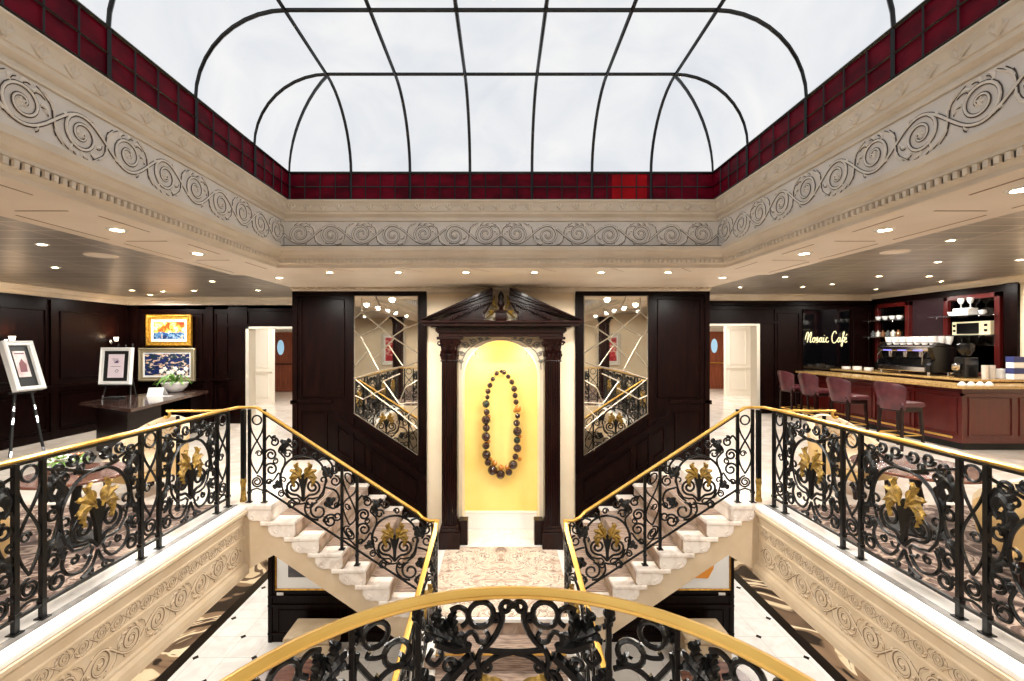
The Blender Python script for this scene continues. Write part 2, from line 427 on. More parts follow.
c = MB(); c.box(3.27, XR+.2, YN, 5.54, GR, GR+.1); c.box(3.13, XR+.2, 5.54, YBR, GR, GR+.1); struct('ceiling', c, GREYC)
c = MB(); c.box(-3.27, 3.27, YN, -3.0, SZ, SZ+.1); struct('ceiling', c, CREAMC)
# corridor ceilings
c = MB(); c.box(XL-.5, -3.0, YBL, 18, 2.5, 2.6); c.box(3.0, XR+.5, YBR, 18.5, 2.6, 2.7); struct('ceiling', c, WHITE)
# lower moulding with dentils
m_ = MB()
frame_sweep(m_, [(.11,SZ-.001),(.11,SZ-.012),(.085,SZ-.012),(.085,SZ+.015),(.06,SZ+.035),(.06,SZ+.075),(.045,SZ+.08),(.045,SZ+.10),(.02,SZ+.12),(.005,SZ+.155),(-.012,SZ+.165),(-.012,SZ+.205),(.02,SZ+.21),(.12,SZ+.21)], -wx, wx, wy0, wy1-.07)
o = struct('trim_6', m_, CREAM)
d = MB()
y = wy0+.03
while y < wy1:
    for s in (-1, 1): d.box(s*(wx+.052), s*(wx+.064)+s*.0, y, y+.022, SZ+.04, SZ+.072)
    for s in (-1, 1): d.box(s*(wx+.035), s*(wx+.07), y, y+.024, SZ+.036, SZ+.070)
    y += .05
x = -wx
while x < wx: d.box(x, x+.024, wy1-.035, wy1-.0, SZ+.036, SZ+.07); x += .05
d.build('dentils', CREAM, o)
d = MB(); d.box(-wx, wx, wy1-.075, wy1-.01, SZ+.208, SZ+.214); struct('trim_7', d, BLACKM)  # black bar puts the shade of a thin recess into colour
# frieze walls
FZ0, FZ1 = SZ+.205, CZ+1.315
m_ = MB(); frame_sweep(m_, [(0, FZ0-.03),(0, FZ1),(.2, FZ1),(.2,FZ0-.03)], -wx, wx, wy0, wy1); o = struct('wall_frieze', m_, CREAMF)
a, b2 = MB(), MB(); fh = FZ1-FZ0
half = wx
rinceau(a, b2, half, fh, lambda u, v, w: (u, wy1-w, FZ0+v), .64)
rinceau(a, b2, half, fh, lambda u, v, w: (-u, wy1-w, FZ0+v), .64)
for s in (-1, 1): rinceau(a, b2, wy1-wy0, fh, lambda u, v, w: (s*(wx-w), wy1-u, FZ0+v), .64)
rinceau(a, b2, 2*wx, fh, lambda u, v, w: (-wx+u, wy0+w, FZ0+v), .64)
a.build('relief', CREAMR, o, True); b2.build('relief_line', SHADE_PATINA, o)
# upper cornice with leaf enrichment
CT = CZ+1.535
m_ = MB(); frame_sweep(m_, [(.02,FZ1),(-.012,FZ1+.005),(-.012,FZ1+.02),(.0,FZ1+.03),(.004,FZ1+.05),(-.01,FZ1+.06),(-.028,FZ1+.075),(-.03,FZ1+.10),(-.04,FZ1+.105),(-.045,FZ1+.15),(-.06,FZ1+.19),(-.075,FZ1+.205),(-.075,CT-.004),(-.07,CT),(.1,CT)], -wx, wx, wy0, wy1)
o = struct('trim_8', m_, CREAM)
e = MB()
def egg(mb, fm, u):
    leaf(mb, [(u, .12), (u-.035, .16), (u, .195)], .016, fm, .012, 2, 7); leaf(mb, [(u, .12), (u+.035, .16), (u, .195)], .016, fm, .012, 2, 7)
    leaf(mb, [(u, .108), (u, .20)], .014, fm, .014, 2, 7)
u = .1
while u < wy1-wy0-.05:
    for s in (-1, 1): egg(e, lambda a_, b_, w: (s*(wx-.045-w), wy1-a_, FZ1+b_), u)
    u += .17
u = -wx+.1
while u < wx: egg(e, lambda a_, b_, w: (a_, wy1-.045-w, FZ1+b_), u); u += .17
e.build('leaf_enrichment', CREAM, o, True)

# --- skylight: crimson band, coved opal vault with dark ribs
RX, RY1, RY0 = 2.30, 4.93, -1.06; Z0, Z1 = CT, CZ+1.84; CR = .69; ZT = CZ+2.51
m_ = MB()
m_.add([(-RX,RY1,Z0),(RX,RY1,Z0),(RX,RY1,Z1),(-RX,RY1,Z1)], [(0,1,2,3)]); m_.add([(-RX,RY0,Z0),(RX,RY0,Z0),(RX,RY0,Z1),(-RX,RY0,Z1)], [(3,2,1,0)])
for s in (-1, 1): m_.add([(s*RX,RY0,Z0),(s*RX,RY1,Z0),(s*RX,RY1,Z1),(s*RX,RY0,Z1)], [(0,1,2,3)])
sky = struct('window_1', m_, REDG)
m_ = MB(); m_.add([(1.2,RY1-.004,Z0+.005),(1.58,RY1-.004,Z0+.005),(1.58,RY1-.004,Z1-.01),(1.2,RY1-.004,Z1-.01)], [(0,1,2,3)]); m_.build('scarlet_pane', REDG2, sky)
v = MB(); NA = 10
rings = []
for i in range(NA+1):
    a = PI/2*i/NA; ins = CR*(1-math.cos(a)); z = Z1+(ZT-Z1)*math.sin(a)
    rings.append([(-RX+ins, RY0+ins, z), (RX-ins, RY0+ins, z), (RX-ins, RY1-ins, z), (-RX+ins, RY1-ins, z)])
b0 = len(v.v); v.loft(rings, cap=False); v.add([tuple(q) for q in rings[-1]], [(0,1,2,3)])
v.build('vault_glass', SKYM, sky)
rib = MB(); RR = .016
def cove(side, t):       # points from band top to the flat
    out = []
    for i in range(NA+1):
        a = PI/2*i/NA; ins = CR*(1-math.cos(a)); z = Z1+(ZT-Z1)*math.sin(a)-.008
        if side == 'b': out.append((t, RY1-ins, z))
        if side == 'n': out.append((t, RY0+ins, z))
        if side == 'l': out.append((-RX+ins, t, z))
        if side == 'r': out.append((RX-ins, t, z))
    return out
xs = [-1.625,-.986,-.336,.336,.986,1.625]; ys = [4.235,3.42,2.66,1.9,1.15,.37,-.40]
for x in xs:
    pts = cove('b', x)+cove('n', x)[::-1]; rib.tube(pts, RR, 6)
for y in ys: rib.tube(cove('l', y)+cove('r', y)[::-1], RR, 6)
for sx in (-1, 1):
    for (yy, sg) in ((RY1, -1), (RY0, 1)):
        pts = []
        for i in range(NA+1):
            a = PI/2*i/NA; ins = CR*(1-math.cos(a)); pts.append((sx*(RX-ins), yy+sg*ins, Z1+(ZT-Z1)*math.sin(a)-.008))
        rib.tube(pts, RR, 6)
rib.build('rib', IRON, sky)
g = MB(); r2 = .0075
for z, rr in ((Z0+.012, .011), ((Z0+Z1)/2, r2), (Z1, .015)):
    g.tube([(-RX+.01,RY0,z),(-RX+.01,RY1-.01,z),(RX-.01,RY1-.01,z),(RX-.01,RY0,z)], rr, 4)
n = 0
x = -RX
import itertools
allx = sorted([-RX+.012]+xs+[RX-.012])
for a_, b_ in zip(allx, allx[1:]):
    for k in range(4): xx_ = a_+(b_-a_)*k/4; g.tube([(xx_,RY1-.01,Z0),(xx_,RY1-.01,Z1)], .014 if k == 0 else .006, 4)
ally = sorted([RY0]+ys+[RY1-.012])
for a_, b_ in zip(ally, ally[1:]):
    for k in range(4):
        for s in (-1, 1): yy_ = a_+(b_-a_)*k/4; g.tube([(s*(RX-.01),yy_,Z0),(s*(RX-.01),yy_,Z1)], .014 if k == 0 else .006, 4)
g.build('lead_grid', IRON, sky)
# roof casing over the vault (closes the well)
m_ = MB(); m_.box(-RX-.4, RX+.4, RY0-.4, RY1+.4, ZT+.05, ZT+.1); frame_sweep(m_, [(.02, CT),(.06, ZT+.06),(.02, ZT+.06)], -RX, RX, RY0, RY1); struct('trim_9', m_, CREAM)
# thin shadow grooves in the soffit panels
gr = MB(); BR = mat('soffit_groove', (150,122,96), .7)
for s in (-1, 1):
    for y0 in (1.15, 2.0, 2.85, 3.7, 4.55):
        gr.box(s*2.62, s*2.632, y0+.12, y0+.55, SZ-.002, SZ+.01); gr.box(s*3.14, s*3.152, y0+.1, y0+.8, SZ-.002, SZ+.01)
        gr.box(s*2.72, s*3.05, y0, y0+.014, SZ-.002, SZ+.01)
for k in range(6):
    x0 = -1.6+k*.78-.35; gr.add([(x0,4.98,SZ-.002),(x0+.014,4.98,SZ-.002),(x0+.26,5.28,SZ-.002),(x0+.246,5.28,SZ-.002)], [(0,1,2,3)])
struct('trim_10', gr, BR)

# --- walls
def crown(mb, pts, z, h, dpt, inn):     # stepped crown along a polyline of (x,y); inn = inward normals
    pf = [(0,z-h),(.02,z-h),(.02,z-h+.02),(dpt*.35,z-h*.62),(dpt*.4,z-h*.5),(dpt*.75,z-h*.25),(dpt*.8,z-.03),(dpt,z-.02),(dpt,z),(0,z)]
    rings = [[(x+ix*q, y+iy*q, zz) for q, zz in pf] for (x, y), (ix, iy) in zip(pts, inn)]
    mb.loft(rings)
# stair wall (dark panelled blocks) and the cream middle with the arched niche
NR, NSP = .58, 1.22
def arch_wall():
    m_ = MB()
    n = 20; arc = [(NR*math.cos(PI*i/n), NSP+NR*math.sin(PI*i/n)) for i in range(n+1)]
    for i in range(n):      # above the arch
        (xa, za), (xb, zb) = arc[i], arc[i+1]
        m_.add([(xa,WY,za),(xb,WY,zb),(xb,WY,SZ),(xa,WY,SZ)], [(0,1,2,3)])
        m_.add([(xa,WY,za),(xb,WY,zb),(xb,WY+.45,zb),(xa,WY+.45,za)], [(0,1,2,3)])
    for s in (-1, 1):
        m_.add([(s*NR,WY,LZ),(s*1.115,WY,LZ),(s*1.115,WY,SZ),(s*NR,WY,SZ)], [(0,1,2,3)])
        m_.add([(s*NR,WY,LZ),(s*NR,WY+.45,LZ),(s*NR,WY+.45,NSP),(s*NR,WY,NSP)], [(0,1,2,3)])
    return m_
struct('wall_back', arch_wall(), WALLC)
m_ = MB(); m_.box(-.7, .7, WY+.45, WY+.5, LZ, 2.0); struct('wall_niche', m_, YELLOW)
m_ = MB(); m_.box(-NR, NR, WY+.40, WY+.45, LZ, -.93, .008); m_.box(-NR, NR, WY+.385, WY+.45, -.95, -.925, .008); struct('trim_11', m_, WHITE)
def panel_frame(mb, x0, x1, z0, z1, y, w=.035, d=.018, sh0=0, sh1=0):   # raised moulding; sh = drop of the z at x1
    a = [(x0,z0),(x1,z0+sh0),(x1,z1+sh1),(x0,z1)]
    cx = (x0+x1)/2
    for i in range(4):
        p, q = a[i], a[(i+1) % 4]; mb.tube([(p[0],y,p[1]),(q[0],y,q[1])], w*.32, 6)
for s in (-1, 1):
    X0, X1 = 1.115, 3.13
    m_ = MB()
    m_.box(s*X0, s*X1, WY, WY+.3, -1.3, SZ)
    mx0, mx1 = 1.24, 2.21
    # stiles around the mirror
    m_.box(s*X0, s*mx0, WY-.03, WY, LZ, SZ-.02); m_.box(s*mx1, s*(mx1+.07), WY-.03, WY, -.6, SZ-.02); m_.box(s*X0, s*X1, WY-.032, WY, 2.47, SZ-.02)
    m_.box(s*(X1-.07), s*X1, WY-.03, WY, 0, SZ-.02)
    # raking dado: runs down from the gallery to the landing
    sl = .678
    def rz(x): return .70-(mx1-x)*sl if x < 9 else 0
    def quad(x0, x1, za, zb, y):
        m_.prism([(s*x0, rz(x0)+za), (s*x1, rz(x1)+za), (s*x1, rz(x1)+zb), (s*x0, rz(x0)+zb)], y, WY, 'y')
    quad(X0, mx1+.07, -.07, .0, WY-.04); quad(X0, mx1+.32, -.27, -.20, WY-.07); quad(X0, mx1+.32, -.20, -.185, WY-.05)
    quad(X0, mx1+.32, -.60, -.27, WY-.012)
    for (xa, xb) in ((1.25, 1.95), (2.05, 2.45)):
        for dz in (-.37, -.72):
            m_.tube([(s*xa, WY-.02, rz(xa)+dz), (s*xb, WY-.02, rz(xb)+dz)], .012, 6)
        for xx_ in (xa, xb): m_.tube([(s*xx_, WY-.02, rz(xx_)-.37), (s*xx_, WY-.02, rz(xx_)-.72)], .012, 6)
    panel_frame(m_, s*2.36, s*3.0, .95, 2.42, WY-.01)
    panel_frame(m_, s*2.62, s*3.0, -.0+.15, .72, WY-.01)
    m_.box(s*2.53, s*X1, WY-.03, WY, .86, .90)
    m_.box(s*(X1), s*(X1+.03), WY-.03, WY+.3, .84, .90)
    # skirting stepped with the stairs is left to the treads; outer return
    m_.box(s*(X1-.02), s*X1, WY, WY+.34, 0, SZ)
    struct('wall_stair_%s' % ('left' if s < 0 else 'right'), m_, WOOD)
    # panelling below in the lobby
    m_ = MB(); m_.box(s*1.12, s*3.5, WY-.004, WY+.35, LO, -.76)
    for z in (-2.02-.04, -2.20, -2.62): m_.box(s*1.0, s*3.5, WY-.03, WY, z, z+.03)
    panel_frame(m_, s*3.35, s*2.4, -2.58, -2.26, WY-.008); panel_frame(m_, s*2.3, s*1.2, -2.58, -2.26, WY-.008)
    m_.box(s*3.44, s*3.5, WY-.02, WY, LO, -.74)
    struct('wall_lobby_%s' % ('left' if s < 0 else 'right'), m_, WOOD)
# crown between soffit and stair wall
m_ = MB(); crown(m_, [(-3.13,WY),(3.13,WY)], SZ, .09, .09, [(0,-1)]*2); o = struct('trim_12', m_, CREAM)
d = MB(); x = -3.1
while x < 3.1: d.box(x, x+.02, WY-.12, WY-.09, SZ-.035, SZ); x += .04
d.build('dentils', CREAM, o)

# lobby walls (far, under the gallery)
m_ = MB(); m_.box(-9.4, -9.2, -5, 11.4, LO, -.3); m_.box(9.6, 9.8, -5, 11.4, LO, -.3); m_.box(-9.4, 9.8, 11.2, 11.4, LO, -.3); m_.box(-9.4, 9.8, -5.2, -5, LO, -.3)
struct('wall_lobby', m_, WALLC)

# side rooms
def wall_panels_y(mb, x, y0, y1, s, zt, n):     # on a wall x=const, facing s
    w = (y1-y0)/n
    for k in range(n):
        a, b_ = y0+k*w+.14, y0+(k+1)*w-.14
        for (z0, z1) in ((.2, .82), (1.1, zt-.2)):
            pts = [(x+s*.012, a, z0), (x+s*.012, b_, z0), (x+s*.012, b_, z1), (x+s*.012, a, z1)]
            mb.tube(pts, .014, 6, loop=True)
        mb.box(x, x+s*.035, y0+k*w-.06, y0+k*w+.06, .0, zt)
    mb.box(x, x+s*.06, y0, y1, .93, .98); mb.box(x, x+s*.03, y0, y1, .86, .93); mb.box(x, x+s*.03, y0, y1, 0, .14)
m_ = MB(); m_.box(XL-.2, XL, YN, YBL+.2, 0, GL); wall_panels_y(m_, XL, .5, YBL-.1, 1, 2.55, 6); struct('wall_left', m_, WOOD)
m_ = MB(); crown(m_, [(XL, YN), (XL, YBL)], GL, .17, .16, [(1,0), (1,-1)]); crown(m_, [(XL, YBL), (-3.0, YBL)], GL, .17, .16, [(1,-1), (0,-1)]); struct('trim_13', m_, CREAM)
dlx0, dlx1, dlz = -5.55, -4.45, 2.09
m_ = MB(); m_.box(XL, dlx0, YBL, YBL+.2, 0, GL); m_.box(dlx1, -3.0, YBL, YBL+.2, 0, GL); m_.box(dlx0, dlx1, YBL, YBL+.2, dlz, GL)
for (xa, xb) in ((-8.1,-7.95),(-6.45,-6.3),(-5.95,-5.55)): m_.box(xa, xb, YBL-.04, YBL, 0, 2.55)
m_.box(XL, -5.9, YBL-.06, YBL, .93, .98); m_.box(-6.0, -3.0, YBL-.05, YBL, dlz+.03, dlz+.09); m_.box(-6.0, -3.0, YBL-.03, YBL, 2.45, 2.52)
for (xa, xb) in ((-7.85,-6.55),(-6.25,-6.0)):
    for (z0, z1) in ((.2,.82),(1.1,2.4)): m_.tube([(xa,YBL-.012,z0),(xb,YBL-.012,z0),(xb,YBL-.012,z1),(xa,YBL-.012,z1)], .013, 6, loop=True)
struct('wall_back_left', m_, WOOD)
# right: bar room
m_ = MB(); m_.box(XR, XR+.2, YN, 8.15, 0, GR); struct('wall_right', m_, WALLC)
MOSA = mat('dark_mosaic', (58,38,42), .25, c2=(20,12,16), scale=60, lo=.4, hi=.6)
m_ = MB(); m_.box(XR, XR+.2, 8.15, YBR, 0, GR); o = struct('wall_bar', m_, MOSA)
q = MB(); q.box(XR-.05, XR, 8.15, 8.38, 0, 2.85); q.box(XR-.03, XR, 8.38, YBR, 2.72, 2.85); q.box(XR-.03, XR, 11.25, YBR, 0, 2.8); q.build('bar_wall_stile', WOOD, o)
m_ = MB(); crown(m_, [(XR, YN), (XR, YBR)], GR, .14, .2, [(-1,0), (-1,-1)]); crown(m_, [(XR, YBR), (3.0, YBR)], GR, .14, .2, [(-1,-1), (0,-1)]); struct('trim_14', m_, CREAM)
drx0, drx1, drz = 5.15, 6.42, 2.21
m_ = MB(); m_.box(3.0, drx0, YBR, YBR+.2, 0, GR); m_.box(drx1, XR, YBR, YBR+.2, 0, GR); m_.box(drx0, drx1, YBR, YBR+.2, drz, GR)
m_.box(drx1, drx1+.35, YBR-.05, YBR, 0, drz+.02); m_.box(3.0, 6.9, YBR-.06, YBR, drz+.03, drz+.09); m_.box(3.0, XR, YBR-.04, YBR, 2.6, 2.68)
for (xa, xb) in ((6.85,7.5),(8.75,9.25)):
    m_.box(xa, xb, YBR-.03, YBR, 0, 2.6)
    m_.tube([(xa+.06,YBR-.04,.3),(xb-.06,YBR-.04,.3),(xb-.06,YBR-.04,2.5),(xa+.06,YBR-.04,2.5)], .014, 6, loop=True)
struct('wall_back_right', m_, WOOD)
# walls at the photographer's back
m_ = MB(); m_.box(XL-.2, XR+.2, YN-.2, YN, 0, 3.0); struct('wall_front', m_, WALLC)
m_ = MB()
m_.box(XL-.2, XL, YBL+.2, 18, 0, 2.6); struct('wall_corridor_left', m_, WHITE)
# corridor behind left opening
CORW = mat('corridor_white_panel', (246,238,224), .5)
def corridor(s, y0, xj, yw, yd, drx, nm, zt):
    m_ = MB()
    # near wall seen through the opening, then the return, then the door wall
    xa = s*xj
    m_.box(s*(xj), s*9.3, yw, yw+.12, 0, zt)
    for (za, zb) in ((.2, .85), (1.05, 2.2)):
        for k in range(3):
            q0 = xj+.12+k*.75; m_.tube([(s*q0,yw-.01,za),(s*(q0+.55),yw-.01,za),(s*(q0+.55),yw-.01,zb),(s*q0,yw-.01,zb)], .014, 6, loop=True)
    m_.box(s*xj, s*9.3, yw-.03, yw, .92, .97); m_.box(s*xj, s*9.3, yw-.02, yw, 0, .12)
    m_.box(s*9.3, s*9.42, y0, yd, 0, zt)
    m_.box(s*3.0, s*9.3, yd, yd+.15, 0, zt)
    m_.box(s*2.9, s*3.0, y0, yd, 0, zt)
    struct('wall_corridor_%s' % nm, m_, CORW)
corridor(-1, YBL+.2, 6.62, 13.2, 16.6, 0, 'far_left', 2.5)
corridor(1, YBR+.2, 7.50, 15.2, 17.6, 0, 'far_right', 2.6)
# corridor doors with oval windows
def oval_door(nm, x, y, s, zt):
    d = MB(); d.box(x-.45, x+.45, y-.05, y, 0.01, zt)
    for (za, zb) in ((.15,.85),(1.0,zt-.12)): d.tube([(x-.32,y-.055,za),(x+.32,y-.055,za),(x+.32,y-.055,zb),(x-.32,y-.055,zb)], .012, 6, loop=True)
    o = struct(nm, d, DOORW)
    g_ = MB(); g_.prism([(x-.02+.12*math.cos(2*PI*k/20), zt-.55+.27*math.sin(2*PI*k/20)) for k in range(20)], y-.075, y-.05, 'y'); g_.build('oval_pane', mat('pale_blue_pane', (150,190,215), .2, emit=.5), o)
    h = MB(); h.tube([(x-.4*s, y-.1, 1.0), (x+.4*s, y-.1, 1.0)], .02); h.build('push_bar', BLACK if s > 0 else GOLD, o)
    return o
oval_door('door_1', (282-VX)/F*16.5, 16.5, 1, 2.15); oval_door('door_2', (714-VX)/F*17.5, 17.5, -1, 2.2)
# light door casings
m_ = MB(); m_.box(dlx0-.02, dlx0+.05, YBL-.06, YBL+.22, 0, dlz+.03); m_.box(dlx0-.02, dlx1, YBL-.06, YBL+.22, dlz-.02, dlz+.03); m_.box(dlx1-.05, dlx1+.02, YBL-.06, YBL+.22, 0, dlz)
m_.box(drx1-.05, drx1+.03, YBR-.07, YBR+.22, 0, drz+.03); m_.box(drx0, drx1, YBR-.06, YBR+.22, drz-.02, drz+.03)
struct('trim_15', m_, SILVER)

# ================================================================= STAIRS
SX = [2.49-.256*k for k in range(7)]; RISE = -LZ/7
def bracket(mb, x0, x1, zt, y, s):       # scrolled bracket on the string under a tread end
    w = x1-x0
    pts = [(x0+w*.08, zt-.045), (x0+w*.08, zt-.15), (x0+w*.14, zt-.172), (x0+w*.45, zt-.178), (x0+w*.62, zt-.165), (x0+w*.80, zt-.172), (x0+w*1.0, zt-.15), (x0+w*1.12, zt-.10), (x0+w*1.12, zt-.045)]
    mb.prism([(s*a, b_) for a, b_ in pts], y-.022, y, 'y')
    mb.tube([(s*a, y-.022, b_) for a, b_ in spiral2(x0+w*.28, zt-.135, .030, .008, PI/2, 1.2)], .004, 5)
    mb.tube([(s*a, y-.022, b_) for a, b_ in spiral2(x0+w*.85, zt-.125, .028, .008, PI/2, 1.2, -1)], .006, 5)
for s in (-1, 1):
    nm = 'left' if s < 0 else 'right'
    st = thing('staircase', '%s flight of pale marble stairs descending from the gallery to the middle landing' % nm, 'stairs', (s*2.5, OY1, 0), 'side flights')
    body = MB(); poly = [(2.86, 0-.05)]
    poly += [(SX[0]+.03, -.05)]
    for k in range(7):
        zb = -RISE*(k+1)-.05 if k < 6 else LZ-.05
        poly += [(SX[k]+.03, zb)]
        if k < 6: poly += [(SX[k+1]+.03, zb)]
    poly += [(.954, -1.58), (2.47, -.545), (2.80, -.73), (2.86, -.73)]
    body.prism([(s*a, b_) for a, b_ in poly], OY1-.006, WY-.001, 'y'); body.build('string', FASC, st)
    tp = MB(); tp.box(s*2.488, s*2.80, OY1-.03, OY1+.3, -.05, .004, .01); tp.build('top_slab', STEPM, st)
    bt = MB(); bracket(bt, 2.47, 2.73, .0, OY1, s); bt.build('scroll_bracket', STEPM, st)
    for k in range(6):
        xr = SX[k]; xl = SX[k+1]; z = -RISE*(k+1)
        t = MB(); t.box(s*(xl-.002), s*xr, OY1-.03, WY-.001, z-.045, z, .012); t.box(s*(xr-.02), s*(xr+.115), OY1-.034, OY1-.004, z-.045, z-.001, .008)
        o = t.build('tread', STEPM, st)
        r_ = MB(); r_.box(s*(xl+.018), s*(xl+.04), OY1+.0, WY-.02, z-RISE+.0, z-.04); r_.build('riser', RISERC, o)
        c_ = MB(); c_.box(s*(xl-.02), s*(xr-.01), OY1+.16, WY-.22, z-.002, z+.006); c_.build('carpet_runner', STRIPE, o)
        b_ = MB(); bracket(b_, xl-.02, xr+.0, z, OY1, s); b_.build('scroll_bracket', STEPM, o)
    r_ = MB(); r_.box(s*(SX[0]+.018), s*(SX[0]+.04), OY1+.0, WY-.02, -RISE, -.04); r_.build('riser', RISERC, st)
# landing + centre flight
st = thing('staircase', 'wide middle flight with landing leading down to the lobby floor', 'stairs', (0, 4.9, LZ))
m_ = MB(); m_.box(-.954, .954, 4.95, WY, LO, LZ-.02); m_.build('landing_base', FASC, st)
m_ = MB(); m_.box(-.99, .99, 4.90, WY+.42, LZ-.05, LZ, .01); m_.build('landing_slab', WHITEM, st)
m_ = MB(); m_.box(-.80, .80, 4.93, 6.62, LZ-.002, LZ+.006); m_.build('landing_carpet', LANDC, st)
NR2 = 9; RS2 = (LZ-LO)/NR2
poly = [(4.95, LZ-.05)]
for k in range(1, NR2):
    yk = 4.9-.28*(k-1); zk = LZ-RS2*k-.04; poly += [(yk, zk), (yk-.28, zk)]
poly += [(4.9-.28*(NR2-1), LO), (4.95, LO)]
m_ = MB(); m_.prism(poly, -.78, .78, 'x'); m_.build('string', RISERC, st)
for k in range(1, NR2):
    yk = 4.9-.28*(k-1); zk = LZ-RS2*k
    t = MB(); t.box(-.80, .80, yk-.31, yk, zk-.04, zk, .01); o = t.build('tread', WHITEM, st)
    c_ = MB(); c_.box(-.66, .66, yk-.30, yk-.002, zk-.002, zk+.006); c_.box(-.66, .66, yk-.318, yk-.305, zk-RS2*.95, zk+.004); c_.build('carpet_runner', STRIPE, o)
    n_ = MB(); n_.box(-.66, .66, yk-.322, yk-.312, zk-.008, zk+.008); n_.build('nosing_strip', GOLD, o)
for s in (-1, 1):
    sp = MB(); q = [(4.9, LZ+.03), (4.9, LZ-.12), (4.9-.28*(NR2-1)-.1, LO), (4.9-.28*(NR2-1)-.1, LO+.16)]
    sp.prism(q, s*.78, s*.87, 'x'); sp.build('side_string', WHITEM, st)

# ================================================================= IRONWORK
def ornament(cu, cv, s, C, Lb, Lg, solid):
    A = lambda p: [(cu+x*s, cv+y*s) for x, y in p]
    C.append((A([(.25*math.cos(a), .25*math.sin(a)) for a in [math.radians(-18+216*i/30) for i in range(31)]]), 1))
    for m in (-1, 1):
        sp = spiral2(.105, -.095, .085, .018, -PI/2, 1.6, 1)
        C.append((A([(m*x, y) for x, y in [(0, -.25), (.03, -.215), (.065, -.185)]+sp]), 1))
        C.append((A([(m*x, y) for x, y in [(.238, -.078), (.215, -.15), (.17, -.21), (.11, -.225), (.06, -.222), (.035, -.25), (.05, -.285), (.085, -.29), (.10, -.265)]]), .8))
        C.append((A([(m*x, y) for x, y in spiral2(.22, -.02, .045, .015, -PI*.35, .9, 1)]), .75))
        for sp2, w in (([(.02, .0), (.055, .09), (.10, .155)], .030), ([(.03, .02), (.09, .075), (.15, .085)], .030), ([(.06, .10), (.075, .14), (.055, .175)], .02),
                       ([(.04, .02), (.10, .03), (.15, -.005)], .027), ([(.07, .02), (.11, -.03), (.095, -.095)], .026)):
            Lg.append((A([(m*x, y) for x, y in sp2]), w*s, 2))
    solid.append(A([(-.012, -.23), (-.02, -.12), (-.05, -.005), (-.052, .04), (-.028, .01), (0, .055), (.028, .01), (.052, .04), (.05, -.005), (.02, -.12), (.012, -.23)]))
    C.append((A([(-.05, .03), (-.02, .012), (.02, .012), (.05, .03)]), .8))
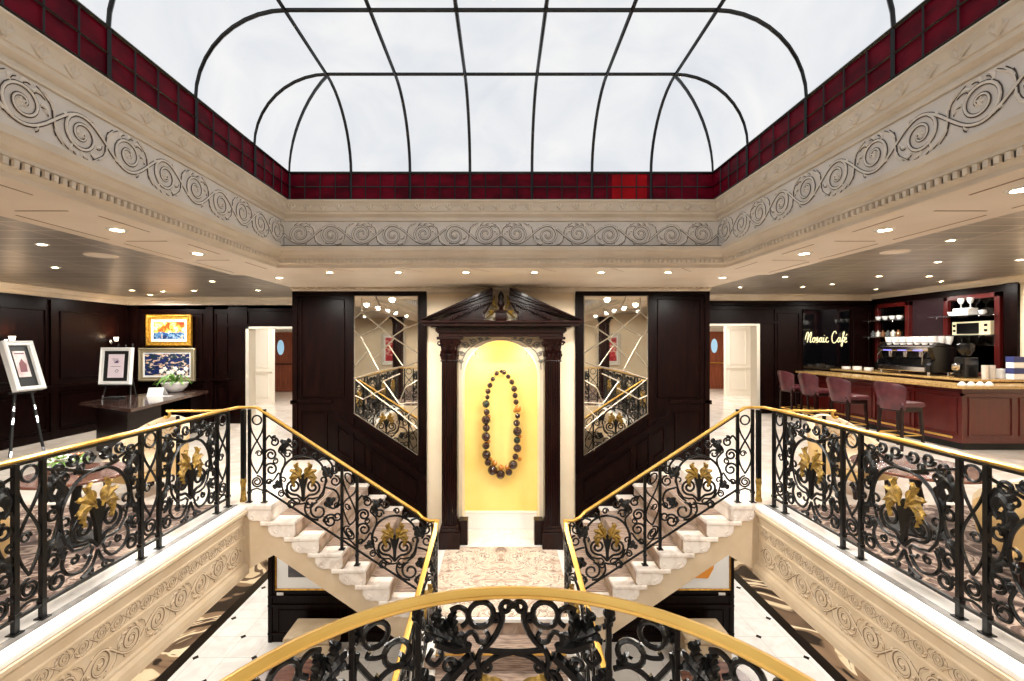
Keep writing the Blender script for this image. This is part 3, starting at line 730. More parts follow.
def big_panel(W, H, slope):
    """u in -W/2..W/2, v above the bottom rail at mid panel; slope = dv/du of both rails"""
    C, Lb, Lg, S = [], [], [], []
    cv = .40 if slope else .47
    ornament(0, cv, 1.0 if slope else 1.12, C, Lb, Lg, S)
    g = -1 if slope < 0 else 1
    if slope:
        # drawn for a rail that falls to the right (g=-1); mirrored otherwise
        def M(p): return [(-g*x, y) for x, y in p]
        e = W/2
        C.append((M([(-e, cv+.40), (-e+.05, cv+.47)]+spiral2(-e+.11, cv+.40, .052, .018, PI*.7, 1.3, -1)), .8))
        C.append((M([(-e, cv+.20)]+spiral2(-e+.072, cv+.26, .07, .018, PI*1.2, 1.6, -1)), .9))
        C.append((M([(-e, cv+.02)]+spiral2(-e+.075, cv+.10, .078, .018, PI*1.2, 1.5, -1)), .9))
        C.append((M([(-.26, cv+.0), (-.20, cv+.19), (-.235, cv+.26), (-.27, cv+.30), (-.24, cv+.36), (-.19, cv+.33)]), .8))
        C.append((M(spiral2(-.17, cv+.27, .05, .02, 0, 1.1)), .8))
        C.append((M(spiral2(-.10, cv+.38, .05, .02, PI, 1.1)), .8))
        C.append((M([(-e, cv-.06), (-.33, cv-.02), (-.27, cv+.06), (-.25, cv+.0)]), .8))
        C.append((M([(.18, cv+.2), (.25, cv+.22), (.31, cv+.16), (.33, cv+.08), (.30, cv+.0)]), .9))
        C.append((M(spiral2(.34, cv+.10, .055, .02, PI, 1.3)), .8)); C.append((M(spiral2(.35, cv-.03, .06, .02, PI/2, 1.3, -1)), .8))
        C.append((M([(.25, cv-.1), (.36, cv-.14), (.395, cv-.24), (.34, cv-.33), (.27, cv-.30)]), .9))
        C.append((M(spiral2(.17, cv-.36, .10, .03, PI*.55, 1.25)), .95))
        C.append((M([(.03, cv-.27), (.02, cv-.36), (.08, cv-.44), (.17, cv-.46)]), .9))
        C.append((M(spiral2(.30, cv-.47, .075, .02, PI*.3, 1.5)), .9)); C.append((M(spiral2(.375, cv-.42, .05, .02, PI, 1.2)), .8))
        C.append((M(spiral2(-.13, cv-.29, .045, .016, PI/2, 1.3)), .8))
        for (a, b_, r_, q, t_, d_) in ((-.375, cv-.04, .035, 0, 1.2, 1), (-.31, cv+.19, .035, 2, 1.2, -1), (-.32, cv+.44, .03, 1, 1.1, 1), (.06, cv-.30, .035, PI/2, 1.2, 1), (-.24, cv-.17, .04, 1, 1.3, 1),
              (.24, cv-.46, .035, 2, 1.2, -1), (.385, cv+.16, .03, 3, 1.1, 1), (.37, cv-.30, .035, 0, 1.2, 1), (.02, cv+.30, .035, PI, 1.2, -1), (.13, cv+.25, .032, 0, 1.2, 1)):
            C.append((M(spiral2(a, b_, r_, .012, q, t_, d_)), .7))
        C.append((M([(-.20, cv-.12), (-.15, cv-.21), (-.05, cv-.28), (.03, cv-.27)]), .8)); C.append((M([(.24, cv-.06), (.22, cv-.18), (.14, cv-.25)]), .8))
        for sp, w in (([(-.14, cv+.43), (-.20, cv+.38), (-.245, cv+.43)], .035), ([(-.20, cv+.38), (-.22, cv+.30), (-.18, cv+.27)], .03),
                      ([(-.33, cv-.10), (-.26, cv-.06), (-.24, cv+.0)], .035), ([(-.30, cv-.03), (-.24, cv-.08)], .03),
                      ([(.22, cv+.13), (.27, cv+.05), (.33, cv+.03)], .04), ([(.27, cv+.12), (.30, cv+.02)], .035),
                      ([(.24, cv-.30), (.30, cv-.25), (.36, cv-.22)], .04), ([(.26, cv-.24), (.30, cv-.33)], .03)):
            Lb.append((M(sp), w, 2))
    else:
        for m in (-1, 1):
            M = lambda p: [(m*x, y) for x, y in p]
            e = W/2
            C.append((M([(e, H*.93), (.20, H*.86), (.0, H*.80), (-.18, H*.83)]), .9))
            C.append((M(spiral2(.07, H-.07, .048, .02, PI, 1.2)), .9)); C.append((M(spiral2(.19, H-.06, .045, .018, 0, 1.2, -1)), .9))
            C.append((M(spiral2(.29, H-.10, .05, .02, PI, 1.3)), .9))
            C.append((M([(e, .62), (.33, .66), (.29, .58), (.30, .46), (.34, .36), (e, .32)]), .9))
            C.append((M(spiral2(.335, .54, .05, .018, PI/2, 1.3)), .9)); C.append((M(spiral2(.34, .24, .052, .018, -PI/2, 1.3, -1)), .9))
            C.append((M([(.05, .14), (.12, .07), (.22, .09), (.27, .17), (.24, .26)]), .9)); C.append((M(spiral2(.30, .085, .062, .02, PI*.9, 1.5, -1)), .9))
            C.append((M([(.0, .16), (.05, .06), (.13, .02)]), .9))
            for (a, b_, r_, q) in ((.25, .37, .032, 0), (.37, .43, .026, 1), (.18, .17, .032, 2), (.13, H-.13, .03, 0), (.25, H-.17, .032, 1), (.37, .12, .026, 2), (.06, .03, .028, 0)):
                C.append((M(spiral2(a, b_, r_, .010, q, 1.2)), .7))
            for sp, w in (([(.26, .70), (.32, .76), (.37, .72)], .045), ([(.29, .74), (.27, .64), (.31, .58)], .04), ([(.33, .80), (.36, .70), (.33, .62)], .035),
                          ([(.29, .40), (.35, .34), (.37, .26)], .035), ([(.29, .30), (.26, .22)], .03)):
                Lb.append((M(sp), w, 2))
    return C, Lb, Lg, S
def narrow_panel(W, H, slope):
    C, Lb, Lg, S = [], [], [], []
    w = W/2-.012
    for m in (-1, 1):
        C.append(([(m*w*math.sin(PI*t*1.5+.0), .22+(H-.34)*t) for t in [i/16 for i in range(17)]], .75))
    C.append((spiral2(0, .13, w*.95, .016, PI/2, 2.1), .75)); C.append((spiral2(0, H-.07, w*.72, w*.70, 0, 1), .75))
    C.append(([(-w, .03), (0, .055), (w, .03)], .7))
    C.append((spiral2(-w*.3, .5*H, w*.5, w*.2, 0, 1.2), .6))
    return C, Lb, Lg, S
BR_ = .0132
def put_panel(root, spec, fmap, br=BR_, gname='gilt_leaf'):
    C, Lb, Lg, S = spec
    m_ = MB()
    for pts, k in C:
        if 2 < len(pts) < 9: pts = smooth_pts(pts, 5)
        elif len(pts) > 9 and len(pts) < 60 and math.dist(pts[0], pts[1]) > .05: pts = smooth_pts(pts[:5], 4)[:-1]+pts[4:]
        m_.tube([fmap(u, v, 0) for u, v in pts], br*k, 6)
    for sp, w, lb in Lb:
        leaf(m_, sp, w*(1.3 if br > .01 else .85), fmap, .018, lb+(0 if br > .01 else 1), 13)
    for poly in S:
        n = len(poly); r1 = [fmap(u, v, .014) for u, v in poly]; r0 = [fmap(u, v, -.014) for u, v in poly]
        m_.add(r1+r0, [[i, (i+1) % n, n+(i+1) % n, n+i] for i in range(n)]+[list(range(n)), [n+i for i in range(n)][::-1]])
    o = m_.build('scroll_panel', IRON, root)
    if Lg:
        g_ = MB()
        for sp, w, lb in Lg: leaf(g_, sp, w*1.35, lambda u, v, ww: fmap(u, v, ww*1.4), .018, lb, 13)
        g_.build(gname, GILT, o)
    return o
def post(root, p, zt, sz=.0155, plate=True, mat_=None):
    m_ = MB(); x, y, z = p; m_.box(x-sz, x+sz, y-sz, y+sz, z, zt, .003)
    if plate: m_.box(x-.03, x+.03, y-.03, y+.03, z, z+.008)
    m_.box(x-sz*1.35, x+sz*1.35, y-sz*1.35, y+sz*1.35, z+.10, z+.125, .003)
    return m_.build('post', mat_ or IRON, root)
HR = 1.05; GX = 2.93
for s in (-1, 1):
    nm = 'left' if s < 0 else 'right'
    R = thing('gallery_railing', 'black wrought iron railing with brass handrail along the %s gallery edge' % nm, 'railing', (s*GX, 2.8, 0), 'gallery railings')
    ys_ = [.80, .98, 1.77, 1.95, 2.743, 2.908, 3.703, 3.898, 4.694, 4.883]
    for y in ys_: post(R, (s*GX, y, 0.003), HR-.02)
    for a_, b_ in zip(ys_, ys_[1:]):
        mid = (a_+b_)/2; W = b_-a_
        spec = big_panel(W, .92, 0) if W > .4 else narrow_panel(W, .92, 0)
        put_panel(R, spec, lambda u, v, w: (s*(GX-w), mid+u, .10+v))
    br = MB(); br.box(s*(GX-.012), s*(GX+.012), .8, 4.883, .088, .106); br.box(s*(GX-.012), s*(GX+.012), .8, 4.883, HR-.035, HR-.018); br.build('bottom_rail', IRON, R)
    h = MB(); pts = [(s*GX, .72, HR), (s*GX, 2, HR), (s*GX, 4.7, HR), (s*(GX-.01), 4.86, HR), (s*(GX-.05), 4.98, HR+.005), (s*(GX-.15), 5.03, HR)]
    h.rail(pts, .048, .026); h.build('handrail', GOLD, R)
    # return rail at the stair head with a looped end
    h = MB(); xs0 = s*3.5
    lp = [(xs0+s*.035*math.cos(a), 4.76, HR-.035+.035*math.sin(a)) for a in [math.radians(90+ (d_)) for d_ in range(0, 230, 20)]]
    h.tube([(s*2.95, 4.80, HR), (s*3.0, 4.76, HR)]+[(q[0], q[1], q[2]) for q in lp], .014, 8); h.build('return_rail', GOLD, R)
    m_ = MB(); m_.lathe([(.018, 0), (.018, HR-.05)], (s*3.38, 4.76, 0), 10); m_.build('return_post', IRON, R)
    # newel with gilded foot
    xn = s*2.86; m_ = MB(); m_.box(xn-.022, xn+.022, 5.03, 5.074, .24, HR-.03, .004); m_.build('newel_post', IRON, R)
    m_ = MB(); m_.lathe([(.036, .004), (.036, .03), (.028, .05), (.026, .16), (.034, .22), (.03, .25), (.02, .27)], (xn, 5.052, 0), 8); m_.build('newel_sleeve', GILT, R, True)
    # stair railing
    R = thing('stair_railing', 'black scrollwork stair railing with gilt leaves and brass handrail, %s flight' % nm, 'railing', (s*2.7, 5.05, 0), 'stair railings')
    YS = 5.02; sl = .667
    def nz(x): return min(0.0, -(2.49-x)*sl*1.012) if x < 2.49 else 0.0     # nosing line
    def tz(x):
        k = sum(1 for q in SX if x < q); return -RISE*min(7, k)
    xs_ = [2.775, 2.61, 1.754, 1.587, .755]
    for x in xs_:
        zt = (1.05-.0 if x > 2.6 else 1.05-(2.69-x)*.655)
        post(R, (s*x, YS, tz(x)+.003), zt-.02, .0145)
    def hz(x): return 1.05 if x > 2.69 else 1.05-(2.69-x)*.655
    for a_, b_ in zip(xs_, xs_[1:]):
        mid = (a_+b_)/2; W = a_-b_
        if a_ > 2.7:
            put_panel(R, narrow_panel(W, .88, 0), lambda u, v, w: (s*(mid+u), YS-w, .10+v)); continue
        zb = hz(mid)-.03-.82
        if W > .4:
            spec = big_panel(W, .82, -1)
            # u axis grows towards the landing
            put_panel(R, spec, lambda u, v, w: (s*(mid-u), YS-w, zb+v))
        else:
            put_panel(R, narrow_panel(W, .80, 0), lambda u, v, w: (s*(mid-u), YS-w, zb+v-u*.655))
    br = MB()
    br.tube([(s*2.61, YS, hz(2.61)-.85), (s*.755, YS, hz(.755)-.85)], .013, 6)
    br.tube([(s*2.61, YS, hz(2.61)-.03), (s*.84, YS, hz(.84)-.03)], .008, 6); br.build('bottom_rail', IRON, R)
    h = MB(); h.rail([(s*2.80, 5.03, HR), (s*2.74, YS, HR), (s*2.69, YS, HR-.004), (s*2.62, YS, hz(2.62)), (s*1.5, YS, hz(1.5)), (s*.92, YS, hz(.92)), (s*.87, YS, -.165), (s*.80, YS, -.20), (s*.70, YS+.01, -.205)], .046, .026); h.build('handrail', GOLD, R)
    # centre flight railing
    R = thing('stair_railing', 'brass-topped iron railing on the %s side of the middle flight' % nm, 'railing', (s*.72, 5.0, LZ), 'stair railings')
    def cx(y): return .71+max(0, 4.9-y)*.13
    def cz(y): return -.205-max(0, 5.0-y)*.60
    yq = [5.02, 4.2, 4.03, 3.2, 3.03, 2.5]
    h = MB(); h.rail([(s*cx(y), y, cz(y)) for y in (5.04, 4.98, 4.9, 4.5, 4.0, 3.5, 3.0, 2.4)], .05, .028); h.build('handrail', GOLD, R)
    for y in yq:
        k = sum(1 for j in range(1, NR2+1) if y < 4.9-.28*(j-1)); k = min(k, NR2)
        post(R, (s*cx(y), y, LZ-RS2*k+.003), cz(y)-.02, .012)
    for a_, b_ in zip(yq, yq[1:]):
        mid = (a_+b_)/2; W = a_-b_; zb = cz(mid)-.85
        if W > .7: put_panel(R, big_panel(W, .82, -1), lambda u, v, w: (s*(cx(mid-u)-w), mid-u, zb+v))
        else: put_panel(R, narrow_panel(W, .80, 0), lambda u, v, w: (s*(cx(mid-u)-w), mid-u, zb+v-u*.60))
    br = MB(); br.tube([(s*cx(5.0), 5.0, cz(5.0)-.86), (s*cx(2.5), 2.5, cz(2.5)-.86)], .012, 6); br.build('bottom_rail', IRON, R)

# curved balcony balustrade
BC = (.035, .612); BRd = .708
R = thing('balcony_railing', 'curved balcony balustrade with broad brass handrail and heavy black scrolls in the foreground', 'railing', (0, .663, 0))
def arc(u, z, w=0, r=BRd):
    a = u/r; return (BC[0]+(r+w)*math.sin(a), BC[1]+(r+w)*math.cos(a), z)
h = MB(); pts = [(-2.9, .72, HR), (-1.0, .70, HR)]+[arc(BRd*math.radians(a), HR-.004, -.012) for a in range(-86, 87, 4)]+[(1.0, .70, HR), (2.9, .72, HR)]
prof_r = [(-.014,-.014),(-.020,-.008),(-.021,.002),(-.015,.008),(-.008,.009),(.0,.012),(.008,.009),(.015,.008),(.021,.002),(.020,-.008),(.014,-.014)]
rings = []
for i, p in enumerate(pts):
    a = Vector(pts[max(0, i-1)]); c_ = Vector(pts[min(len(pts)-1, i+1)]); t = (c_-a).normalized(); sd = t.cross(Vector((0,0,1))).normalized()
    rings.append([Vector(p)+sd*x+Vector((0,0,z)) for x, z in prof_r])
h.loft(rings); h.build('handrail', GOLD, R, True)
def bal_panel():
    C, Lb, Lg, S = [], [], [], []
    T = lambda p: [((x-497)/1578, (300-y)/1578) for x, y in p]
    for m in (-1, 1):
        M = lambda p: [(m*x, y) for x, y in T(p)]
        C.append(([(m*x, y) for x, y in spiral2((465-497)/1578, (352-300)/-1578, .020, .006, 0, 1.2)], 1.1))
        C.append(([(m*x, y) for x, y in spiral2((350-497)/1578, (378-300)/-1578, .036, .036, 0, 1.0)], 1.2))
        C.append((M([(440, 345), (448, 400), (430, 455), (395, 505), (350, 545), (335, 590), (345, 640), (330, 700)]), 1.25))
        C.append((M([(262, 425), (290, 400), (285, 360), (250, 335), (210, 345)]), 1.1))
        C.append((M([(272, 510), (280, 470), (310, 455), (330, 480), (340, 500), (370, 505), (385, 480), (372, 455)]), 1.0))
        C.append((M([(360, 540), (430, 552), (497, 556)]), 1.2))
        C.append((M([(497, 556), (420, 575), (350, 625), (290, 690), (240, 800)]), 1.2))
        C.append((M([(130, 505), (110, 545), (140, 575), (172, 550), (165, 520)]), 1.1))
        C.append((M([(300, 520), (230, 520), (150, 480)]), 2.0))
        C.append((M([(310, 560), (240, 620), (170, 690), (120, 760)]), 2.4))
        for sp, w in (([(300, 530), (230, 470), (190, 380)], .028), ([(240, 480), (160, 440), (100, 400)], .026), ([(230, 440), (220, 380), (240, 350)], .018),
                      ([(180, 430), (150, 370), (170, 330)], .022), ([(180, 480), (130, 450), (95, 470)], .02), ([(320, 560), (280, 600), (300, 640)], .016)):
            Lb.append((M(sp), w, 2))
        Lg.append((M([(470, 800), (400, 700), (340, 670)]), .02, 2)); Lg.append((M([(480, 820), (420, 780), (340, 760)]), .022, 2))
        # lower part of the panel (below the picture)
        C.append((M(spiral2(330, 1050, 120, 25, -1.2, 1.6, 1)), 1.1)); C.append((M([(497, 1280), (440, 1230), (400, 1180), (370, 1160)]), 1.1))
        C.append((M([(120, 760), (90, 900), (130, 1060), (110, 1250), (140, 1400)]), 1.2)); C.append((M(spiral2(230, 1350, 90, 20, 0, 1.4)), 1.1))
    for m in (-1, 1):
        M = lambda p: [(m*x, y) for x, y in T(p)]
        for (a, b_, r_, q) in ((205, 590, 34, 0), (70, 330, 26, 1), (380, 620, 26, 2), (255, 470, 24, 3), (60, 640, 36, 4), (420, 400, 20, 1)):
            C.append(([(m*x, y) for x, y in spiral2((a-497)/1578, (300-b_)/1578, r_/1578, .004, q, 1.3)], .9))
        C.append((M([(60, 420), (75, 520), (60, 600), (90, 690)]), .9)); C.append((M([(345, 640), (300, 640), (270, 700), (290, 760)]), 1.0))
        Lb.append((M([(150, 690), (110, 640), (60, 560)]), .022, 2)); Lb.append((M([(90, 400), (60, 360), (66, 320)]), .016, 2))
    S.append(T([(485, 1260), (470, 1050), (440, 860), (497, 900), (554, 860), (524, 1050), (509, 1260)]))
    return C, Lb, Lg, S
def bal_narrow():
    C, Lb, Lg, S = [], [], [], []
    C.append((spiral2(.028, -.045, .034, .034, 0, 1), 1.1)); C.append((spiral2(-.03, -.115, .036, .034, 0, 1), 1.1))
    C.append(([(.0, -.08), (-.005, -.095), (.015, -.11), (.05, -.10), (.045, -.085)], .9))
    C.append(([(-.075, -.17), (-.03, -.15), (.02, -.17), (.06, -.23), (.075, -.32)], 1.1)); C.append(([(.08, -.10), (.04, -.16), (-.02, -.24), (-.06, -.34), (-.07, -.5)], 1.1))
    C.append(([(.075, -.32), (.03, -.5), (-.07, -.65)], 1.0)); C.append((spiral2(0, -.76, .07, .02, 0, 2), 1.0))
    for sp, w in (([(.02, -.16), (.05, -.20), (.08, -.19)], .016), ([(-.04, -.12), (-.07, -.17)], .014)): Lb.append((sp, w, 2))
    return C, Lb, Lg, S
dA = [(-79, -37), (-21, 21), (37, 79)]
for (a0, a1) in ((-79,-36.5), (-36.5,-22), (-22,22), (22,36.5), (36.5,79)):
    am = math.radians((a0+a1)/2)*BRd
    spec = bal_panel() if a1-a0 > 20 else bal_narrow()
    sc_ = -1 if (a0+a1) < 0 else 1
    put_panel(R, spec, lambda u, v, w: arc(am+u*sc_, HR-.024+v, w), .0074)
for a in (-79, -36.5, -22, 22, 36.5, 79):
    x, y, z = arc(math.radians(a)*BRd, 0); post(R, (x, y, .003), HR-.015, .0075)
br = MB(); br.tube([arc(BRd*math.radians(a), .09) for a in range(-86, 87, 4)], .01, 6); br.build('bottom_rail', IRON, R)
for s in (-1, 1):
    for (a_, b_) in ((.80, 1.55), (1.55, 1.75), (1.75, 2.5), (2.5, 2.75)):
        mid = (a_+b_)/2; W = b_-a_; post(R, (s*b_, .70, .003), HR-.02)
        put_panel(R, big_panel(W, .92, 0) if W > .4 else narrow_panel(W, .92, 0), lambda u, v, w: (s*(mid+u), .70+w, .10+v))

# ================================================================= PORTAL AND NICHE
Rp = thing('portal_surround', 'dark carved wooden portal with fluted columns and broken pediment around the yellow niche', 'portal', (0, 6.65, LZ))
YP = 6.66
for s in (-1, 1):
    xc = s*.745
    sh = MB(); rings = []
    nf = 7; w = .115
    pr = []
    for k in range(nf):
        x0 = -w+2*w*k/nf; x1 = x0+2*w/nf
        pr += [(x0+.004, -.09), (x0+.010, -.075), (x1-.010, -.075), (x1-.004, -.09)]
    pr += [(w, .1), (-w, .1)]
    for z in (LZ+.32, 1.50): rings.append([(xc+a, YP+b_, z) for a, b_ in pr])
    sh.loft(rings); col = sh.build('column', WOODH, Rp)
    b_ = MB(); b_.box(xc-.15, xc+.15, YP-.135, YP+.19, LZ, LZ+.24, .006); b_.box(xc-.14, xc+.14, YP-.12, YP+.19, LZ+.24, LZ+.29, .012); b_.box(xc-.13, xc+.13, YP-.105, YP+.19, LZ+.29, LZ+.33, .01); b_.box(s*.49, s*.62, YP+.02, YP+.19, LZ, LZ+.36, .006); b_.build('column_base', WOODH, col)
    c_ = MB(); c_.box(xc-.13, xc+.13, YP-.10, YP+.19, 1.49, 1.512, .008)
    c_.loft([[(xc-a, YP-.085-e, z), (xc+a, YP-.085-e, z), (xc+a, YP+.19, z), (xc-a, YP+.19, z)] for a, e, z in ((.11, 0, 1.51), (.115, .005, 1.64), (.14, .03, 1.81))])
    c_.box(xc-.18, xc+.18, YP-.14, YP+.19, 1.81, 1.85, .01)
    fm = lambda u, v, w: (xc+u, YP-.09-w-max(0, v-.1)*.15, 1.52+v)
    for k in range(4):
        u0 = -.105+k*.07; leaf(c_, [(u0, 0), (u0*1.05, .07), (u0*1.15, .13)], .03, fm, .03, 2, 9)
    for k in range(3):
        u0 = -.07+k*.07; leaf(c_, [(u0, .08), (u0*1.15, .15), (u0*1.3, .21)], .028, fm, .035, 2, 9)
    for m in (-1, 1):
        c_.tube([fm(a, b2, .03) for a, b2 in spiral2(m*.135, .235, .036, .01, 0, 1.3, m)], .010, 6)
    for m in (-1, 1): c_.tube([fm(a, b2, .03) for a, b2 in spiral2(m*.04, .245, .024, .008, 0, 1.3, -m)], .007, 6)
    c_.build('capital', WOODH, col)
e = MB()
for (hw, dp, z0, z1) in ((.90, .10, 1.85, 1.90), (.92, .12, 1.90, 1.92), (.94, .14, 1.92, 1.98), (1.0, .20, 1.98, 2.0), (1.10, .27, 2.0, 2.045), (1.16, .31, 2.045, 2.075)):
    e.box(-hw, hw, YP-dp, YP+.19, z0, z1, .006)
e.build('entablature', WOODH, Rp)
pd = MB()
e0, ez, a0, az = 1.16, 2.075, .12, 2.54
for s in (-1, 1):
    dx, dz = a0-e0, az-ez; l = math.hypot(dx, dz); ux, uz = dx/l, dz/l
    for (o0, o1, dp, st0) in ((0, -.05, .31, 0), (-.05, -.085, .26, .0), (-.085, -.15, .20, 0), (-.15, -.19, .16, 0)):
        poly = [(e0+ux*st0, ez+o0+.0), (a0, az+o0), (a0, az+o1), (e0+ux*st0, ez+o1)]
        poly = [(s*x, max(z, 2.07)) for x, z in poly]
        pd.prism(poly, YP-dp, YP+.19, 'y')
    t = .12
    while t < .92:       # dentils on the rake
        x, z = e0+dx*t, ez+dz*t-.155
        if z > 2.10: pd.box(s*x-.011, s*x+.011, YP-.20, YP-.14, z-.03, z+.012)
        t += .032
    pd.prism([(s*.95, 2.07), (s*.27, 2.07), (s*.24, 2.12), (s*.26, 2.20), (s*.20, 2.28), (s*.17, 2.33), (s*.18, 2.38)], YP-.10, YP-.02, 'y')
    pd.tube([(s*x, YP-.10, z) for x, z in smooth_pts([(.13, 2.40), (.17, 2.30), (.20, 2.24), (.25, 2.17), (.24, 2.10)])], .014, 8)
pd.build('pediment', WOODH, Rp)
fn = MB(); fn.box(-.08, .08, YP-.20, YP-.06, 2.075, 2.20, .01); fn.box(-.10, .10, YP-.22, YP-.04, 2.20, 2.225, .006)
fn.lathe([(.05, 2.225), (.03, 2.25), (.025, 2.27), (.045, 2.30), (.05, 2.33), (.035, 2.37), (.04, 2.40), (.045, 2.43), (.03, 2.47), (.008, 2.51)], (0, YP-.13, 0), 12); fn.build('finial', WOODH, Rp, True)
gl = MB()
fm = lambda u, v, w: (u, YP-.12-w, v)
for s in (-1, 1):
    leaf(gl, [(s*.05, 2.24), (s*.12, 2.20), (s*.20, 2.12)], .024, fm, .03, 2, 9); leaf(gl, [(s*.06, 2.26), (s*.11, 2.34), (s*.09, 2.45)], .022, fm, .03, 2, 9); leaf(gl, [(s*.10, 2.2), (s*.18, 2.22)], .03, fm, .03, 1, 7)
gl.build('gilt_spray', GILT, Rp)
# pierced spandrels over the arch
SPD = mat('spandrel_relief', (150,146,136), .5, .2)
so = thing('spandrel_relief', 'pale carved spandrel scrollwork filling the corners above the niche arch', 'relief', (0, 6.83, 1.5))
for s in (-1, 1):
    m_ = MB(); fm = lambda u, v, w: (s*u, WY-.008-w, v)
    for cx_, cy_, r_, a_, d_ in ((.53, 1.70, .055, 0, 1), (.42, 1.755, .045, PI, -1), (.31, 1.79, .032, 0, 1), (.21, 1.81, .022, PI, -1), (.575, 1.58, .04, PI/2, -1), (.595, 1.46, .03, 0, 1)):
        m_.tube([fm(a, b2, .002) for a, b2 in spiral2(cx_, cy_-.0+.02, r_, r_*.25, a_, 1.4, d_)], .008, 6)
        leaf(m_, [(cx_, cy_+.02), (cx_+r_*1.3, cy_+.02+r_*.9)], .014, fm, .012, 1, 6); leaf(m_, [(cx_-r_*.4, cy_+.02), (cx_-r_*1.3, cy_+.03)], .012, fm, .012, 1, 6)
    m_.tube([fm(a, b2, .0) for a, b2 in ((.60, 1.36), (.585, 1.5), (.52, 1.63), (.42, 1.72), (.29, 1.79), (.15, 1.825))], .007, 6)
    m_.build('scroll', SPD, so)
# warm lamps inside the niche
for s in (-1, 1):
    ld = bpy.data.lights.new('niche_lamp', 'POINT'); ld.energy = 4.5; ld.color = (1, .92, .74); ld.shadow_soft_size = .02
    lo = bpy.data.objects.new('niche_lamp', ld); lo.location = (s*.40, WY+.14, 1.56); COL.objects.link(lo)
    t = thing('niche_lamp_fitting', 'tiny %s lamp tucked under the crown of the niche arch' % ('left' if s < 0 else 'right'), 'lamp', (s*.40, WY+.14, 1.6), 'niche lamps')
    m_ = MB(); m_.lathe([(.02, 1.585), (.022, 1.60), (.012, 1.625)], (s*.40, WY+.14, 0), 10); m_.build('lamp_cup', CHROME, t)
# bead necklace
NK = thing('bead_necklace', 'giant necklace of dark glossy beads with amber accents hanging in the yellow niche', 'necklace', (0, WY+.34, 1.0))
BEAD = mat('dark_bead', (30,16,14), .15, c2=(60,28,16), scale=20, coat=.6); AMB = mat('amber_bead', (190,120,40), .2, coat=.5); GRB = mat('green_bead', (24,38,24), .15, coat=.5)
pts = []
cz_, hw, hh = P(501, 424, WY+.38)[1], .27, .85
LP = [(143,128,5),(152,131,7),(165,144,7),(176,161,8),(183,182,9),(186,203,8),(189,223,8),(194,244,10),(194,266,8),(191,288,10),(193,314,13),(192,341,10),(193,366,12),(187,392,9),(180,417,13),(167,440,10),(141,447,13),(116,434,14),(102,410,10),(97,386,13),(96,358,11),(96,330,13),(97,303,11),(96,278,13),(98,254,9),(96,229,11),(100,208,7),(102,190,8),(108,171,8),(117,152,7),(129,134,7)]
for i, (bx, by, r_) in enumerate(LP):
    px, py = 455+bx/3.095, 330+by/3.095
    x, z = P(px, py, WY+.34); b_ = MB(); b_.ball((x, WY+.34, z), r_*1.08/3.095*(WY+.34)/F, 14)
    b_.build('bead', (AMB if i in (7,) else (GRB if i in (11, 25) else BEAD)), NK, True)
for (bx, by, r_) in ((186, 250, 6), (122, 412, 9), (143, 426, 9), (105, 268, 6), (104, 345, 6), (110, 400, 6), (200, 330, 6), (200, 400, 6), (162, 425, 8)):
    px, py = 455+bx/3.095, 330+by/3.095; x, z = P(px, py, WY+.37); b_ = MB(); b_.ball((x, WY+.37, z), r_/3.095*(WY+.37)/F, 10); b_.build('amber_spacer', AMB, NK, True)
m_ = MB(); m_.tube([(x_, WY+.36, z_) for x_, z_ in [P(455+a/3.095, 330+b_/3.095, WY+.34) for a, b_, _ in LP]], .006, 5, loop=True); m_.tube([(P(501.3,0,WY+.34)[0], WY+.45, P(501,370,WY+.34)[1]), (P(501.3,0,WY+.34)[0], WY+.34, P(501,371,WY+.34)[1])], .006); m_.build('cord', GOLD, NK)

# mirrors cut in shards
SH = [[(65,50),(65,105),(180,200),(290,265)], [(35,130),(65,105)], [(65,105),(140,88),(245,165),(285,150)], [(210,90),(120,170),(60,200),(35,180)], [(60,200),(130,330)],
      [(35,320),(85,262)], [(190,210),(120,280)], [(170,235),(225,315)], [(35,365),(130,335),(240,315),(290,300)], [(35,365),(110,425),(200,490),(290,560)], [(215,345),(150,375),(210,462)],
      [(155,402),(70,445),(35,430)], [(290,370),(235,400),(210,462),(290,458)], [(285,470),(230,520)], [(120,45),(140,88)], [(240,165),(180,205)]]
for s in (-1, 1):
    nm = 'left' if s < 0 else 'right'
    Mr = thing('cut_mirror', 'tall mirror with angular glass shards on the %s dark stair wall' % nm, 'mirror', (s*1.7, WY, 1.2), 'shard mirrors')
    m_ = MB(); poly = [(s*1.245, 2.465), (s*2.205, 2.465), (s*2.205, .70), (s*1.245, .07)]
    m_.prism(poly, WY-.012, WY-.002, 'y'); m_.build('mirror_glass', MIRR, Mr)
    b_ = MB()
    for ln in SH:
        q = []
        for (x, y) in ln:
            X, Z = P(345+x/3.894, 285+y/3.894, WY-.012); X = min(-1.25, max(-2.2, X)); q.append((-s*X, WY-.012, min(2.46, max(.1, Z))))
        for p0, p1 in zip(q, q[1:]):
            a = Vector(p0); c_ = Vector(p1); t = (c_-a).normalized(); n_ = Vector((t.z, 0, -t.x))*.010
            b_.loft([[a-n_, a+Vector((0,-.007,0)), a+n_], [c_-n_, c_+Vector((0,-.007,0)), c_+n_]])
    b_.build('bevel', MIRB, Mr)
    fr = MB(); fr.tube([(x, WY-.012, z) for x, z in poly], .012, 4, loop=True); fr.build('edge_strip', MIRB, Mr)

